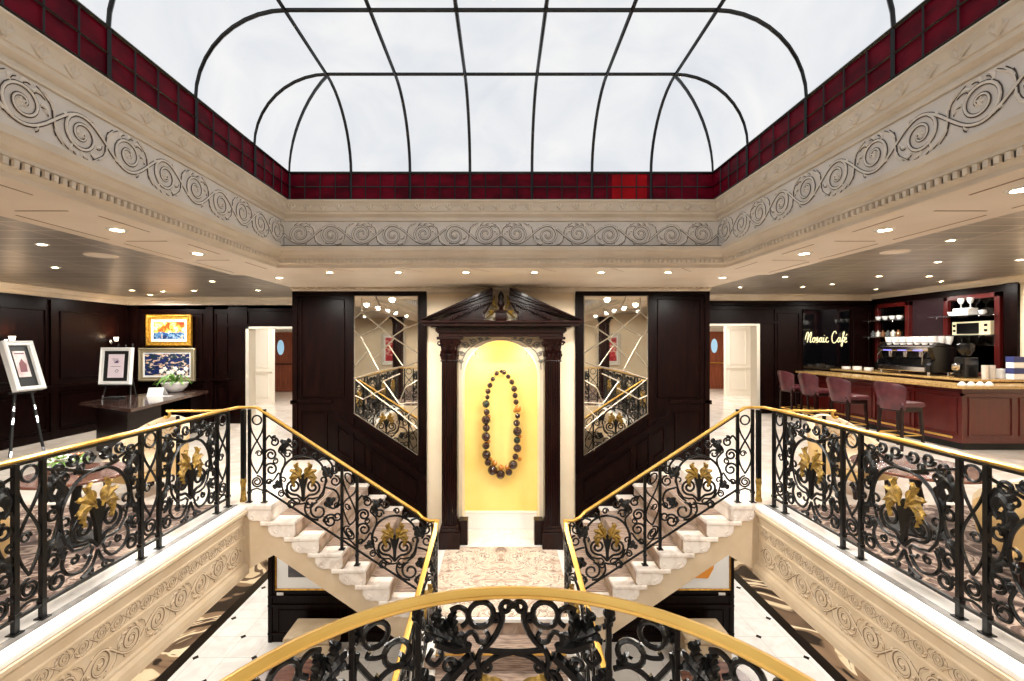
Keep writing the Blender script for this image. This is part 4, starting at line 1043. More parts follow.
# ================================================================= DOWNLIGHTS
ORDN = ['nearest', 'second', 'third', 'fourth', 'fifth', 'sixth', 'seventh', 'eighth', 'ninth', 'tenth', 'eleventh', 'twelfth', 'thirteenth']
def downlight(x, y, z, label, group, w, r=.055, spot=True, ang=175):
    t = thing('recessed_downlight', label, 'downlight', (x, y, z), group)
    m_ = MB(); m_.lathe([(r*.72, z-.001), (r*.8, z-.010), (r*1.12, z-.009), (r*1.2, z-.001)], (x, y, 0), 20, cap=False); m_.build('trim_ring', WHITE, t, True)
    m_ = MB(); m_.lathe([(.001, z-.004), (r*.74, z-.004)], (x, y, 0), 20); m_.build('lens', LAMP, t)
    if w:
        ld = bpy.data.lights.new('downlight_beam', 'SPOT'); ld.energy = w; ld.color = SPOT_WARM; ld.spot_size = math.radians(ang); ld.spot_blend = .35; ld.shadow_soft_size = .05
        lo = bpy.data.objects.new('downlight_beam', ld); lo.parent = t; lo.location = (0, 0, -.03); COL.objects.link(lo)
for s in (-1, 1):
    for i, y in enumerate((1.6, 2.45, 3.32, 4.2, 5.75)):
        downlight(s*2.80, y, SZ if y < 5.5 else SZ, 'bright recessed downlight in the cream soffit over the %s gallery railing, %s from the camera' % ('left' if s < 0 else 'right', ORDN[i]), 'soffit downlights', SPOT_W)
for i, x in enumerate((-2.0, -1.2, -.41, .39, 1.17, 1.95)):
    downlight(x, 5.31, SZ, 'recessed downlight in the cream soffit facing the niche wall, %s from the left' % (['first']+ORDN[1:])[i], 'soffit downlights', SPOT_W*.8, .045)
for i, (x, y, z) in enumerate(((-2.8,.2,SZ),(2.8,.2,SZ),(-1.2,-2.0,SZ),(1.2,-2.0,SZ),(-2.0,-4.0,SZ),(2.0,-4.0,SZ),(0,-4.2,SZ),(-5,-3,GL),(5,-3,GR),(-5,.5,GL),(5,.5,GR),(-5.2,2.6,GL),(5.4,2.8,GR))):  # unseen lamps added to brighten what the stair mirrors reflect
    downlight(x, y, z, 'added unseen downlight overhead outside the top of the view, %s of that cluster' % (['first']+ORDN[1:])[i], 'added rear downlights', SPOT_W*.9, .05)
GLP = [(42,244),(55,267),(132,290),(163,291),(194,290.5),(212,281),(150,294.5),(258,290),(20,285)]
for i, (px, py) in enumerate(GLP[:8]):
    x, y = onz(px, py, GL)
    downlight(x, min(y, YBL-.3), GL, 'small downlight in the left grey metal ceiling, %s from the left end of the row' % (['first']+ORDN[1:])[i], 'left ceiling downlights', SPOT_W*.75, .05)
for i, (px, py) in enumerate([(951,240),(938,261.6),(1020,259.5),(879,276),(929,276),(941,281),(832,284),(785,276.5),(740,287),(876,289),(803,286.5)]):
    x, y = onz(px, py, GR)
    downlight(x, min(y, YBR-.3), GR, 'small downlight in the right grey metal ceiling above the bar, %s from the camera' % ORDN[i], 'right ceiling downlights', SPOT_W*.75, .05)
# round speaker grilles in the metal ceilings
for (px, py, z, nm) in ((101, 255, GL, 'left'), (895, 251.5, GR, 'right')):
    x, y = onz(px, py, z); m_ = MB(); m_.lathe([(.16, z-.001), (.15, z-.012), (.001, z-.014)], (x, y, 0), 24); tag(m_.build('ceiling_speaker', CREAMC), 'flat round speaker grille set in the %s grey metal ceiling' % nm, 'speaker')
def area(name, loc, size, e, col=(1,.95,.88), rot=(0,0,0)):
    ld = bpy.data.lights.new(name, 'AREA'); ld.shape = 'RECTANGLE'; ld.size, ld.size_y = size; ld.energy = e; ld.color = col
    o = bpy.data.objects.new(name, ld); o.location = loc; o.rotation_euler = rot; COL.objects.link(o); return o
# unseen area lights below the ceilings of the corridors and of the lobby
area('corridor_light', (-5.6, 12, 2.48), (2, 3), 60); area('corridor_light', (6.3, 14.2, 2.58), (2, 3), 75)
for s in (-1, 1): area('lobby_light', (s*4.3, 7.5, -.32), (2.2, 3.5), 62); area('lobby_light', (s*4.6, 3.0, -.32), (2.0, 3.0), 42)

# ================================================================= GALLERY FURNITURE
def armchair(nm, label, loc, rz, group):
    root = thing(nm, label, 'armchair', (0,0,0), group)
    sh = MB(); n = 26
    prof = []
    ri, ro = .30, .375
    for i in range(n+1):
        t = i/n; a = math.radians(-22+224*t); e = math.sin(math.radians(-10+200*t)); top = .56+.30*max(0, math.sin(PI*t))**1.2
        c_, s_ = math.cos(a), math.sin(a)
        def q(r, z, sq=1.0): return (r*c_*1.05, r*s_*.95+.02, z)
        prof.append([q(ri+.03, .30), q(ri, .42), q(ri+.005, top-.06), q(ri+.012, top-.015), q((ri+ro)/2+.01, top), q(ro+.015, top-.02), q(ro+.02, top-.08), q(ro, .30), q(ro-.03, .22), q(ri+.02, .22)])
    for k in range(len(prof)-1):
        b0 = len(sh.v); sh.v += [Vector(p) for p in prof[k]+prof[k+1]]; m = len(prof[0])
        for j in range(m):
            sh.f.append([b0+j, b0+(j+1) % m, b0+m+(j+1) % m, b0+m+j]); sh.mi.append(1 if j in (6, 7, 8) else 0)
    for k, pr in ((0, prof[0]), (1, prof[-1])): sh.cur = 0; sh.add(pr, [list(range(len(pr)))])
    back = sh.build('backrest', [CHAIRF, CHAIRT], root, True)
    bt = MB()
    for zz, tt in ((.72, (.3,.4,.5,.6,.7)), (.6, (.25,.35,.45,.55,.65,.75)), (.48, (.2,.3,.4,.5,.6,.7,.8))):
        for t in tt:
            a = math.radians(-22+224*t); x, y = (ri)*math.cos(a)*1.05, ri*math.sin(a)*.95+.02
            bt.ball((x, y, zz), .017, 8)
            for d in ((.05, .05), (-.05, .05), (.05, -.05), (-.05, -.05)):
                a2 = a+d[0]/ri; bt.tube([(x, y, zz), ((ri-.001)*math.cos(a2)*1.05, (ri-.001)*math.sin(a2)*.95+.02, zz+d[1])], .006, 4)
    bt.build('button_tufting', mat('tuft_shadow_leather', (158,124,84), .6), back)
    c = MB(); c.box(-.27, .27, -.36, .26, .30, .45, .05); c.build('seat_cushion', CHAIRF, root, True)
    c = MB(); c.box(-.29, .29, -.34, .28, .20, .31, .02); c.build('seat_frame', CHAIRT, root)
    for x in (-.24, .24):
        for y in (-.28, .24):
            l = MB(); l.loft([[(x+sx*w, y+sy*w, z) for sx, sy in ((-1,-1),(1,-1),(1,1),(-1,1))] for w, z in ((.014, 0), (.024, .21))]); l.build('leg', WOODH, root)
    root.location = loc; root.rotation_euler = (0, 0, rz)
    return root
ac = armchair('tub_armchair', 'cream button-tufted tub armchair behind the low table on the left gallery', (-4.15, 5.35, 0), -.25, 'tub armchairs')
dup(ac, None, (4.15, 5.45, 0), .25, 'cream tub armchair on the right gallery, in front of the bar stools')
dup(ac, None, (-3.75, 2.95, 0), PI+.5, 'cream and tan tub armchair at the left edge of the picture, behind the iron railing')
dup(ac, None, (4.05, 3.35, 0), PI-.5, 'cream and tan tub armchair at the right edge of the picture, behind the iron railing')
dup(ac, None, (-2.6, 4.3, LO), PI, 'pale armchair with its back to the camera in the lobby, left of the middle flight')
dup(ac, None, (2.6, 4.3, LO), PI, 'pale armchair with its back to the camera in the lobby, right of the middle flight')
def ottoman(x, label):
    t = thing('ottoman', label, 'ottoman', (x, 6.3, LO), 'lobby ottomans')
    m_ = MB(); m_.box(x-.32, x+.32, 6.25, 6.72, LO+.12, LO+.34, .03); m_.build('base', CHAIRF, t, True)
    m_ = MB(); m_.box(x-.33, x+.33, 6.24, 6.73, LO+.34, LO+.45, .05); m_.build('cushion', CHAIRF, t, True)
    for (a, b_) in ((-.3,-.26),(.3,-.26),(-.3,.26),(.3,.26)): m_ = MB(); m_.box(x+a*.9-.02, x+a*.9+.02, 6.48+b_*.7-.02, 6.48+b_*.7+.02, LO, LO+.12); m_.build('foot', WOODH, t)
ottoman(-2.68, 'cream upholstered ottoman in the lobby under the left picture'); ottoman(2.86, 'cream upholstered ottoman in the lobby under the right picture')
def table(label, loc, r, h):
    t = thing('round_table', label, 'table', (0,0,0), 'low round tables')
    m_ = MB(); m_.lathe([(.01, h-.035), (r*.9, h-.035), (r, h-.022), (r, h-.006), (r*.985, h), (.01, h)], (0,0,0), 40); m_.build('table_top', TABLETOP, t, True)
    m_ = MB(); m_.lathe([(.20, 0), (.20, .02), (.12, .04), (.05, .08), (.035, .2), (.05, h*.5), (.032, h*.7), (.06, h-.05), (.14, h-.03)], (0,0,0), 20); m_.build('pedestal', BLACKM, t, True)
    t.location = loc; return t
tb = table('low round rosewood table with a flower bowl on the left gallery', (-3.78, 4.05, 0), .40, .60)
dup(tb, None, (3.92, 4.3, 0), 0, 'low round rosewood table on the right gallery between two armchairs').scale = (1.25, 1.25, 1)
dup(tb, None, (-2.5, 5.25, LO), 0, 'round rosewood table in the lobby left of the middle flight')
dup(tb, None, (2.5, 5.25, LO), 0, 'round rosewood table in the lobby right of the middle flight')
# flowers on the left table
fl = thing('flower_arrangement', 'low arrangement of white, peach and green flowers on the left gallery table', 'flowers', (-3.86, 4.02, .6))
m_ = MB(); m_.lathe([(.05, .60), (.09, .63), (.10, .67), (.085, .67), (.01, .64)], (-3.86, 4.02, 0), 18); m_.build('bowl', PORC, fl, True)
random.seed(3)
for k in range(16):
    a, r = random.uniform(0, 2*PI), random.uniform(0, .13); cx_, cy_, cz1 = -3.86+r*math.cos(a), 4.02+r*math.sin(a), .70+random.uniform(0, .05)
    m_ = MB()
    for j in range(6):
        aa = j*PI/3+a; fmp = lambda u, v, w: (cx_+u*math.cos(aa)-v*math.sin(aa), cy_+u*math.sin(aa)+v*math.cos(aa), cz1+w+u*.5)
        leaf(m_, [(0, 0), (.02, 0), (.045, 0)], .016, fmp, .008, 1, 6)
    m_.build('blossom', [PETAL, PEACH, PETAL, GREEN][k % 4], fl, True)
m_ = MB()
for k in range(18):
    a = k*.35*PI; fmp = lambda u, v, w: (-3.86+u*math.cos(a)-v*math.sin(a), 4.02+u*math.sin(a)+v*math.cos(a), .67+w+.06*math.sin(u*14))
    leaf(m_, [(.03, 0), (.10, .01), (.18, 0)], .02, fmp, .006, 1, 8)
m_.build('foliage', GREEN, fl, True)

# console with pictures, orchid bowl
cs = thing('console_desk', 'dark wooden console desk with angled top in the left back corner', 'desk', (-6.4, 8.2, 0))
m_ = MB(); m_.prism([(-6.9, 7.45), (-5.45, 6.7), (-5.98, 9.3), (-6.75, 9.4), (-7.0, 8.2)], .74, .785, 'z'); m_.build('desk_top', mat('console_top', (60,40,36), .2, c2=(84,60,52), scale=4, coat=.6), cs)
m_ = MB(); m_.prism([(-6.6, 7.42), (-5.55, 6.76), (-5.75, 7.7), (-6.5, 7.9)], 0, .74, 'z'); m_.build('left_pedestal', WOOD, cs)
m_ = MB(); m_.prism([(-6.6, 9.0), (-6.0, 8.8), (-6.1, 9.35), (-6.6, 9.45)], 0, .74, 'z'); m_.build('right_pedestal', WOOD, cs)
m_ = MB(); m_.prism([(-6.85, 8.2), (-6.5, 8.0), (-6.45, 9.3), (-6.7, 9.35)], 0, .74, 'z'); m_.build('modesty_panel', WOOD, cs)
def framed(nm, label, cat, c, w, h, rot, tilt, fw, fd, fm_, inner, matw=0, matm=None, group=None, build_extra=None):
    t = thing(nm, label, cat, (0,0,0), group)
    f_ = MB(); x, z = w/2, h/2
    rings = []
    for (a, d) in ((0, 0), (0, -fd*.8), (fw*.25, -fd), (fw*.6, -fd*.75), (fw*.9, -fd*.8), (fw, -fd*.3), (fw, 0)):
        rings.append([(-x+a, d, -z+a), (x-a, d, -z+a), (x-a, d, z-a), (-x+a, d, z-a)])
    f_.loft(rings, cap=False); f_.add(rings[0], [(0,1,2,3)]); f_.build('frame', fm_, t)
    xx, zz = x-fw, z-fw
    if matw:
        m_ = MB(); m_.box(-xx, xx, -fd*.35, 0, -zz, zz); m_.build('mount', matm, t); xx -= matw; zz -= matw
    m_ = MB(); m_.box(-xx, xx, -fd*.38-.002, -fd*.1, -zz, zz); o = m_.build('picture', inner, t)
    if build_extra: build_extra(t, o, -fd*.38-.006)
    t.location = c; t.rotation_euler = (tilt, 0, rot); return t
SUN0 = painting('sunset_paint', 3.1, [(.25, (20,30,70)), (.38, (40,90,150)), (.48, (226,110,30)), (.56, (250,200,90)), (.64, (200,50,24)), (.8, (90,30,30))], 2.6)
def sunset():
    m, nt, b = nodes_mat('sunset_canvas', .4); v, x, y, z = xyz(nt)
    f = noise(nt, v, 9, 6, .6); g_ = noise(nt, v, 14, 5, 1)
    sky_ = ramp(nt, [(.3, (120,20,16)), (.45, (226,90,24)), (.55, (250,190,80)), (.62, (255,238,190)), (.75, (190,50,30))], f)
    wat = ramp(nt, [(.35, (16,30,70)), (.48, (40,90,150)), (.56, (150,190,200)), (.62, (220,140,60)), (.8, (20,50,60))], g_)
    zz = mth(nt, 'GREATER_THAN', mth(nt, 'ADD', z, mth(nt, 'MULTIPLY', f, .12)), .02)
    nt.links.new(mixc(nt, zz, wat, sky_), b.inputs['Base Color']); return m
SUN = sunset()
FLO = painting('night_garden_paint', 8.3, [(.3, (8,10,34)), (.44, (24,40,110)), (.5, (30,56,40)), (.55, (30,30,60)), (.58, (236,216,206)), (.64, (206,140,60)), (.68, (14,18,50))], 9)
x0, z0 = P(170, 330.5, YBL-.06)
framed('framed_painting', 'gilt-framed painting of a fiery sunset over blue water, upper of two on the back wall', 'painting', (x0, YBL-.06, z0), .98, .68, 0, 0, .10, .07, GOLDF, SUN, .05, WHITE, 'paintings on the left back wall')
x0, z0 = P(168, 364.5, YBL-.06)
framed('framed_painting', 'silver-gilt framed painting of pale blossoms on dark blue, lower of two on the back wall', 'painting', (x0, YBL-.06, z0), 1.22, .72, 0, 0, .09, .07, mat('antique_silver_frame', (150,138,112), .4, .4), FLO, .035, WHITE, 'paintings on the left back wall')
def certificate(t, o, y):
    m_ = MB(); m_.box(-.135, .135, y-.004, y, -.20, .20); p_ = m_.build('certificate', mat('pale_pink_paper', (236,222,232), .6), t)
    m_ = MB(); m_.box(-.085, .085, y-.006, y-.003, -.012, -.006)
    for k in range(4): m_.box(-.07+.01*k, .03+.01*k, y-.006, y-.003, .12-.016*k, .125-.016*k)
    m_.prism([(-.04, .05), (.05, .05), (.03, .075), (.035, .10), (.0, .08)], y-.007, y-.003, 'y')
    m_.tube([(x+.02, y-.005, z-.09) for x, z in spiral2(0, 0, .035, .01, 0, 1.3)], .003, 4); m_.build('print', mat('violet_print', (90,60,110), .6), p_)
EAS = MB()
x0, z0 = P(117.5, 366, 7.8)
pf = framed('easel_picture', 'white-framed certificate on black mount propped on the console desk', 'picture', (x0, 7.8, z0), .54, .63, .0, -.08, .06, .06, WHITE, BLACKM, 0, None, 'pictures on easels', certificate)
ez_ = thing('tabletop_easel', 'small black easel standing on the console desk', 'easel', (x0, 7.9, .785))
for dx in (-.24, .24):
    m_ = MB(); m_.tube([(x0+dx, 7.77, .79), (x0+dx*.5, 7.97, 1.75)], .012, 6); l = m_.build('leg', BLACKM, ez_)
    m_ = MB(); m_.tube([(x0+dx, 7.77, .79), (x0+dx*.98, 7.78, .87)], .014, 6); m_.build('foot_cap', CHROME, l)
m_ = MB(); m_.tube([(x0, 8.2, .79), (x0, 7.97, 1.72)], .012, 6); m_.build('back_leg', BLACKM, ez_)
m_ = MB(); m_.box(x0-.25, x0+.25, 7.72, 7.82, 1.03, 1.045); m_.build('ledge', BLACKM, ez_)
def poster(t, o, y):
    m_ = MB(); m_.box(-.10, .08, y-.004, y, -.18, .24); p_ = m_.build('poster', mat('pale_poster', (222,212,210), .5, c2=(170,140,140), scale=6), t)
    m_ = MB(); m_.box(-.08, .06, y-.006, y-.003, .19, .21); m_.prism([(-.06, -.1), (.04, -.1), (.05, .02), (.0, .12), (-.05, .04)], y-.006, y-.003, 'y'); m_.build('print', mat('plum_print', (110,50,60), .5), p_)
pf = framed('easel_picture', 'thick white-framed poster leaning back on a tall floor easel at the left edge', 'picture', (-7.5, 7.1, 1.39), .44, .80, PI/2-.02, -.30, .07, .10, WHITE, BLACKM, 0, None, 'pictures on easels', poster)
ez_ = thing('floor_easel', 'tall black floor easel with metal clips holding the thick white frame', 'easel', (-7.5, 7.2, 0))
for (a, b_) in (((-7.55, 7.0, 0), (-7.78, 7.32, 1.72)), ((-7.38, 7.35, 0), (-7.76, 7.36, 1.72)), ((-8.1, 7.5, 0), (-7.80, 7.38, 1.72))):
    m_ = MB(); m_.tube([a, b_], .02, 6); l = m_.build('leg', BLACKM, ez_); va, vb = Vector(a), Vector(b_)
    for (q0, q1) in ((0, .05), (.28, .34), (.4, .44)): m_ = MB(); m_.tube([va+(vb-va)*q0, va+(vb-va)*q1], .024, 6); m_.build('metal_clip', CHROME, l)
m_ = MB(); m_.tube([(-7.56, 6.98, .99), (-7.44, 7.28, .99)], .022, 6); m_.build('ledge', BLACKM, ez_)
# card, pen tray, orchid
m_ = MB(); xx, yy = onz(153, 396, .785); m_.add([(xx-.12,yy,.787),(xx+.14,yy+.05,.787),(xx+.11,yy+.12,.93),(xx-.14,yy+.08,.93)], [(0,1,2,3)]); m_.add([(xx-.12,yy+.16,.787),(xx+.14,yy+.2,.787),(xx+.11,yy+.125,.93),(xx-.14,yy+.085,.93)], [(3,2,1,0)]); m_.box(xx-.05, xx+.36, yy-.12, yy+.04, .786, .790)
tag(m_.build('tent_card', WHITE), 'white folded card and sheet lying on the console desk', 'card')
m_ = MB(); xx, yy = onz(114, 399, .785); m_.box(xx-.16, xx+.16, yy-.08, yy+.08, .786, .815, .01); m_.box(xx-.10, xx+.18, yy-.04, yy+.04, .815, .83, .01); tag(m_.build('pen_tray', BLACKM), 'flat black case lying on the console desk in front of the easel', 'case')
ox, oy = onz(175, 392, .785)
ob = thing('orchid_bowl', 'white oval bowl of trailing green orchid leaves on the console desk', 'plant', (ox, oy, .785))
m_ = MB(); m_.lathe([(.07, .786), (.12, .80), (.20, .88), (.235, .97), (.225, .975), (.18, .90), (.01, .86)], (ox, oy, 0), 28); m_.build('bowl', PORC, ob, True)
m_ = MB(); random.seed(5)
for k in range(16):
    a = k*2.4; l = random.uniform(.2, .42); hgt = random.uniform(.02, .18)
    fmp = lambda u, v, w: (ox+u*math.cos(a)-v*math.sin(a), oy+u*math.sin(a)+v*math.cos(a), .97+w+hgt*math.sin(PI*u/l)-.25*u*u)
    leaf(m_, [(0, 0), (l*.35, .01), (l*.7, .0), (l, -.01)], .026, fmp, .006, 0, 11)
m_.build('leaves', GREEN, ob, True)
m_ = MB()
for k in range(3): m_.tube([(ox, oy, .97), (ox+.06*k-.08, oy, 1.15), (ox+.16*k-.2, oy-.02, 1.28)], .005, 5)
st_ = m_.build('flower_stem', GREEN, ob)
m_ = MB()
for k in range(8):
    cx_, cz1 = ox-.25+.07*k, 1.2+.05*math.sin(k*2)
    for j in range(5):
        aa = j*2*PI/5; leaf(m_, [(0, 0), (.025*math.cos(aa), .025*math.sin(aa)), (.05*math.cos(aa), .05*math.sin(aa))], .02, lambda u, v, w: (cx_+u, oy-.03-w, cz1+v), .008, 0, 6)
m_.build('orchid_flower', PETAL, st_, True)
# sconces on the left wall
for (px, py, nm) in ((3, 341, 'beside the thick white-framed poster'), (109, 341, 'above the white-framed certificate')):
    y = F*8.2/(VX-px); z = CZ+(VY-py)/F*y
    t = thing('wall_sconce', 'small glowing wall sconce on the dark left wall %s' % nm, 'sconce', (XL+.06, y, z), 'wall sconces')
    m_ = MB(); m_.lathe([(.05, 0), (.05, .02), (.02, .03)], (XL+.035, y, z-.02), 12, 'x'); m_.tube([(XL+.05, y, z-.02), (XL+.13, y, z-.03), (XL+.14, y, z+.02)], .008, 6); m_.build('bracket', CHROME, t)
    m_ = MB(); m_.lathe([(.03, z+.0), (.045, z+.08), (.04, z+.08), (.026, z+.0)], (XL+.15, y, 0), 14, cap=False); m_.build('lamp_shade', mat('lit_shade', (255,240,215), .5, emit=2.5), t, True)
    ld = bpy.data.lights.new('sconce_bulb', 'POINT'); ld.energy = 9; ld.color = (1, .72, .45); ld.shadow_soft_size = .03
    lo = bpy.data.objects.new('sconce_bulb', ld); lo.parent = t; lo.location = (.10, 0, .06); COL.objects.link(lo)

# ================================================================= LOBBY PICTURES
def orange_shape(t, o, y):
    m_ = MB(); m_.prism([(.02, -.24), (.30, -.24), (.38, -.10), (.42, .16), (.22, .25), (.10, -.06)], y-.004, y, 'y'); m_.build('orange_form', ORNG, t)
framed('framed_picture', 'wide white-mounted picture of dark grey tones in a thin gold frame under the left stairs', 'picture', (-2.74, WY-.02, -1.52), 1.28, .84, 0, 0, .02, .03, GOLDF, mat('slate_print', (66,64,70), .5, c2=(96,92,96), scale=5), .17, WHITE, 'pictures under the stairs')
framed('framed_picture', 'wide white picture with an orange shape in a thin gold frame under the right stairs', 'picture', (2.80, WY-.02, -1.52), 1.28, .84, 0, 0, .02, .03, GOLDF, WHITE, .17, WHITE, 'pictures under the stairs', orange_shape)
for s in (-1, 1):
    m_ = MB(); m_.box(s*3.32-.05, s*3.32+.05, WY-.018, WY-.005, -2.045, -1.99, .003); tag(m_.build('name_plate', WHITE), 'small white label plate beneath the %s lobby picture' % ('left' if s < 0 else 'right'), 'label plate', 'label plates')

# ================================================================= THE CAFE BAR
bc = thing('bar_counter', 'long red mahogany bar counter with granite top along the right side', 'bar', (7.7, 7.3, 0))
m_ = MB(); m_.box(7.52, 7.92, 7.42, 11.35, .12, 1.02); m_.box(7.92, 9.28, 7.42, 7.82, .12, 1.02)
y = 7.5
while y < 11.2:
    m_.tube([(7.512, y, .25), (7.512, y+.72, .25), (7.512, y+.72, .86), (7.512, y, .86)], .012, 6, loop=True); m_.box(7.495, 7.52, y+.76, y+.81, .12, 1.0); y += .86
for x in (7.62, 8.45): m_.tube([(x, 7.412, .25), (x+.7, 7.412, .25), (x+.7, 7.412, .86), (x, 7.412, .86)], .012, 6, loop=True)
m_.box(7.49, 7.53, 7.39, 11.35, .90, .94); m_.box(7.49, 9.28, 7.39, 7.43, .90, .94)
m_.build('counter_front', REDW, bc)
m_ = MB(); m_.box(7.6, 7.9, 7.5, 11.35, 0, .12); m_.box(7.9, 9.28, 7.5, 7.8, 0, .12); m_.build('kick_plinth', BLACKM, bc)
m_ = MB(); m_.prism([(7.36, 7.42), (7.44, 7.30), (9.28, 7.30), (9.28, 7.88), (7.96, 7.88), (7.96, 11.38), (7.36, 11.38)], 1.02, 1.065, 'z'); m_.build('granite_top', GRANITE, bc)
m_ = MB(); m_.tube([(7.38, 7.45, .22), (7.38, 11.3, .22)], .018, 8); m_.build('foot_rail', GOLD, bc)
bb = thing('service_counter', 'raised red mahogany service counter behind the bar carrying the coffee machine', 'counter', (8.6, 9, 0))
m_ = MB(); m_.box(8.28, 8.95, 8.75, 11.33, 0, 1.08); m_.box(8.28, 9.28, 8.02, 8.75, 0, 1.08); m_.build('counter_front', REDW, bb)
m_ = MB(); m_.box(8.22, 8.98, 8.75, 11.36, 1.08, 1.12, .008); m_.box(8.22, 9.28, 7.89, 8.75, 1.08, 1.12, .008); m_.build('granite_top', GRANITE, bb)
# stools
def stool():
    t = thing('bar_stool', 'maroon leather bar stool with curved back, nearest to the camera', 'stool', (0,0,0), 'bar stools')
    m_ = MB(); m_.box(-.22, .24, -.23, .23, .70, .79, .04); m_.build('seat', MAROON, t, True)
    m_ = MB(); m_.box(-.20, .21, -.20, .20, .63, .71, .01); m_.build('seat_frame', WOODH, t)
    b_ = MB(); n = 16; rings = []
    for i in range(n+1):
        q = i/n*2-1; a = q*1.15
        def pt(z, off):
            wd = .20+.075*(z-.64)/.5; lean = .07*(z-.64)/.5
            return (-(.13+off)*math.cos(a)*1.0-.10-lean+.02*abs(q), (wd+off*.6)*math.sin(a)/math.sin(1.15), z)
        top = 1.12-.05*q*q-.03*abs(q)**4
        rings.append([pt(.66, .02), pt(.80, .03), pt(top-.03, .035), pt(top, .018), pt(top-.03, -.012), pt(.80, -.012), pt(.66, -.005)])
    b_.loft(rings); b_.build('backrest', MAROON, t, True)
    for (x, y) in ((-.18, -.18), (-.18, .18), (.18, -.18), (.18, .18)):
        l = MB(); l.loft([[(x*k+sx*w, y*k+sy*w, z) for sx, sy in ((-1,-1),(1,-1),(1,1),(-1,1))] for w, z, k in ((.015, 0, 1.15), (.022, .66, 1.0))]); l.build('leg', WOODH, t)
    m_ = MB(); q = [(-.2,-.2,.25),(.2,-.2,.25),(.2,.2,.25),(-.2,.2,.25)]; m_.tube(q, .011, 6, loop=True); m_.build('footrest', GOLD, t)
    return t
s0 = stool(); s0.location = (6.68, 7.62, 0); s0.rotation_euler = (0,0,.15)
dup(s0, None, (6.56, 8.60, 0), .1, 'maroon leather bar stool with curved back, second from the camera')
dup(s0, None, (6.76, 9.75, 0), .12, 'maroon leather bar stool with curved back, third from the camera')
dup(s0, None, (6.80, 10.55, 0), .05, 'maroon leather bar stool at the far end of the bar by the doorway')
# dark mirror with script sign
sg = thing('cafe_sign', 'black glass panel with pale script sign reading Mosaic Cafe on the back wall', 'sign', (8.1, YBR, 1.8))
xa, za = P(803, 307, YBR-.02); xb, zb = P(849, 372, YBR-.02)
m_ = MB(); m_.box(xa, xb, YBR-.03, YBR-.005, zb, za); m_.build('glass_panel', mat('black_glass', (6,6,8), .05, coat=1), sg)
STR = [  # script strokes: x advance in x-height units
 [(0,.5),(.15,1.2),(.3,1.75),(.5,1.85),(.55,1.3),(.45,.4),(.42,.0)], [(.42,.1),(.75,1.2),(1.05,1.85),(1.15,1.6),(1.0,.8),(.98,.2),(1.1,.0),(1.3,.2)],
 [(1.75,.85),(1.5,.8),(1.4,.4),(1.55,.05),(1.8,.15),(1.9,.55),(1.75,.9),(1.95,.8),(2.1,.85)],
 [(2.1,.3),(2.35,1.0),(2.4,.6),(2.45,.15),(2.25,.0),(2.1,.1)], [(2.4,.1),(2.65,.3),(2.8,.6)],
 [(3.1,.85),(2.85,.85),(2.7,.4),(2.85,.05),(3.1,.3),(3.2,.9),(3.15,.3),(3.3,.05),(3.5,.3)],
 [(3.55,.9),(3.5,.3),(3.65,.05),(3.85,.3)], [(3.64,1.25),(3.66,1.32)],
 [(4.3,.8),(4.1,.9),(3.95,.5),(4.05,.1),(4.3,.05),(4.5,.3)],
 [(5.9,1.6),(5.75,2.0),(5.4,1.9),(5.1,1.2),(5.15,.3),(5.5,-.1),(5.95,.15),(6.15,.5)],
 [(6.6,.85),(6.35,.85),(6.2,.4),(6.35,.05),(6.6,.3),(6.7,.9),(6.65,.3),(6.8,.05),(6.95,.3)],
 [(6.95,.3),(7.35,1.5),(7.4,1.9),(7.2,1.8),(7.15,.8),(7.1,-.4),(7.0,-.7),(6.95,-.4),(7.2,.1),(7.45,.4)], [(7.0,.85),(7.5,.95)],
 [(7.5,.4),(7.8,.6),(7.75,.95),(7.55,.8),(7.5,.3),(7.7,.0),(8.0,.25)], [(7.75,1.25),(7.95,1.55)]]
sx0, sz0 = P(805, 342.5, YBR-.04); sc = (P(847, 0, YBR-.04)[0]-sx0)/8.0
m_ = MB()
for stt in STR: m_.tube([(sx0+x*sc+.05*y*sc, YBR-.04, sz0+y*sc*1.05+.012*x*0) for x, y in smooth_pts(stt)], .011, 5)
m_.build('lettering', mat('pale_sign_letters', (236,226,176), .4, emit=.35), sg)
# framed shelf niches on the bar wall
def shelf_unit(nm, label, y0, y1, z0, z1):
    t = thing('bar_shelf_unit', label, 'shelves', (XR-.03, (y0+y1)/2, z0), 'bar shelf units')
    m_ = MB()
    for (a, b_, c_, d_) in ((y0, y0+.09, z0, z1), (y1-.09, y1, z0, z1), (y0, y1, z1-.09, z1), (y0, y1, z0, z0+.06)): m_.box(XR-.10, XR-.002, a, b_, c_, d_, .006)
    m_.build('frame', REDW, t)
    m_ = MB(); m_.box(XR-.03, XR-.004, y0+.09, y1-.09, z0+.05, z1-.09); m_.build('mirror_back', DMIRR, t)
    for z in (1.76+.54, 1.76+.15):
        m_ = MB(); m_.box(XR-.36, XR-.03, y0+.02, y1+.04, z-.008, z); sh_ = m_.build('glass_shelf', GLASS, t)
        m_ = MB()
        for yy in (y0+.12, y1-.12): m_.tube([(XR-.35, yy, z-.05), (XR-.35, yy, z-.015), (XR-.05, yy, z-.015)], .007, 6)
        m_.build('shelf_bracket', CHROME, sh_)
    return t
shelf_unit('a', 'red-framed mirrored shelf unit with coffee cups at the far end of the bar wall', 10.28, 11.2, 1.13, 1.76+.94)
shelf_unit('b', 'red-framed mirrored shelf unit nearer the camera with stemmed glasses', 8.40, 9.47, 1.13, 1.76+.95)
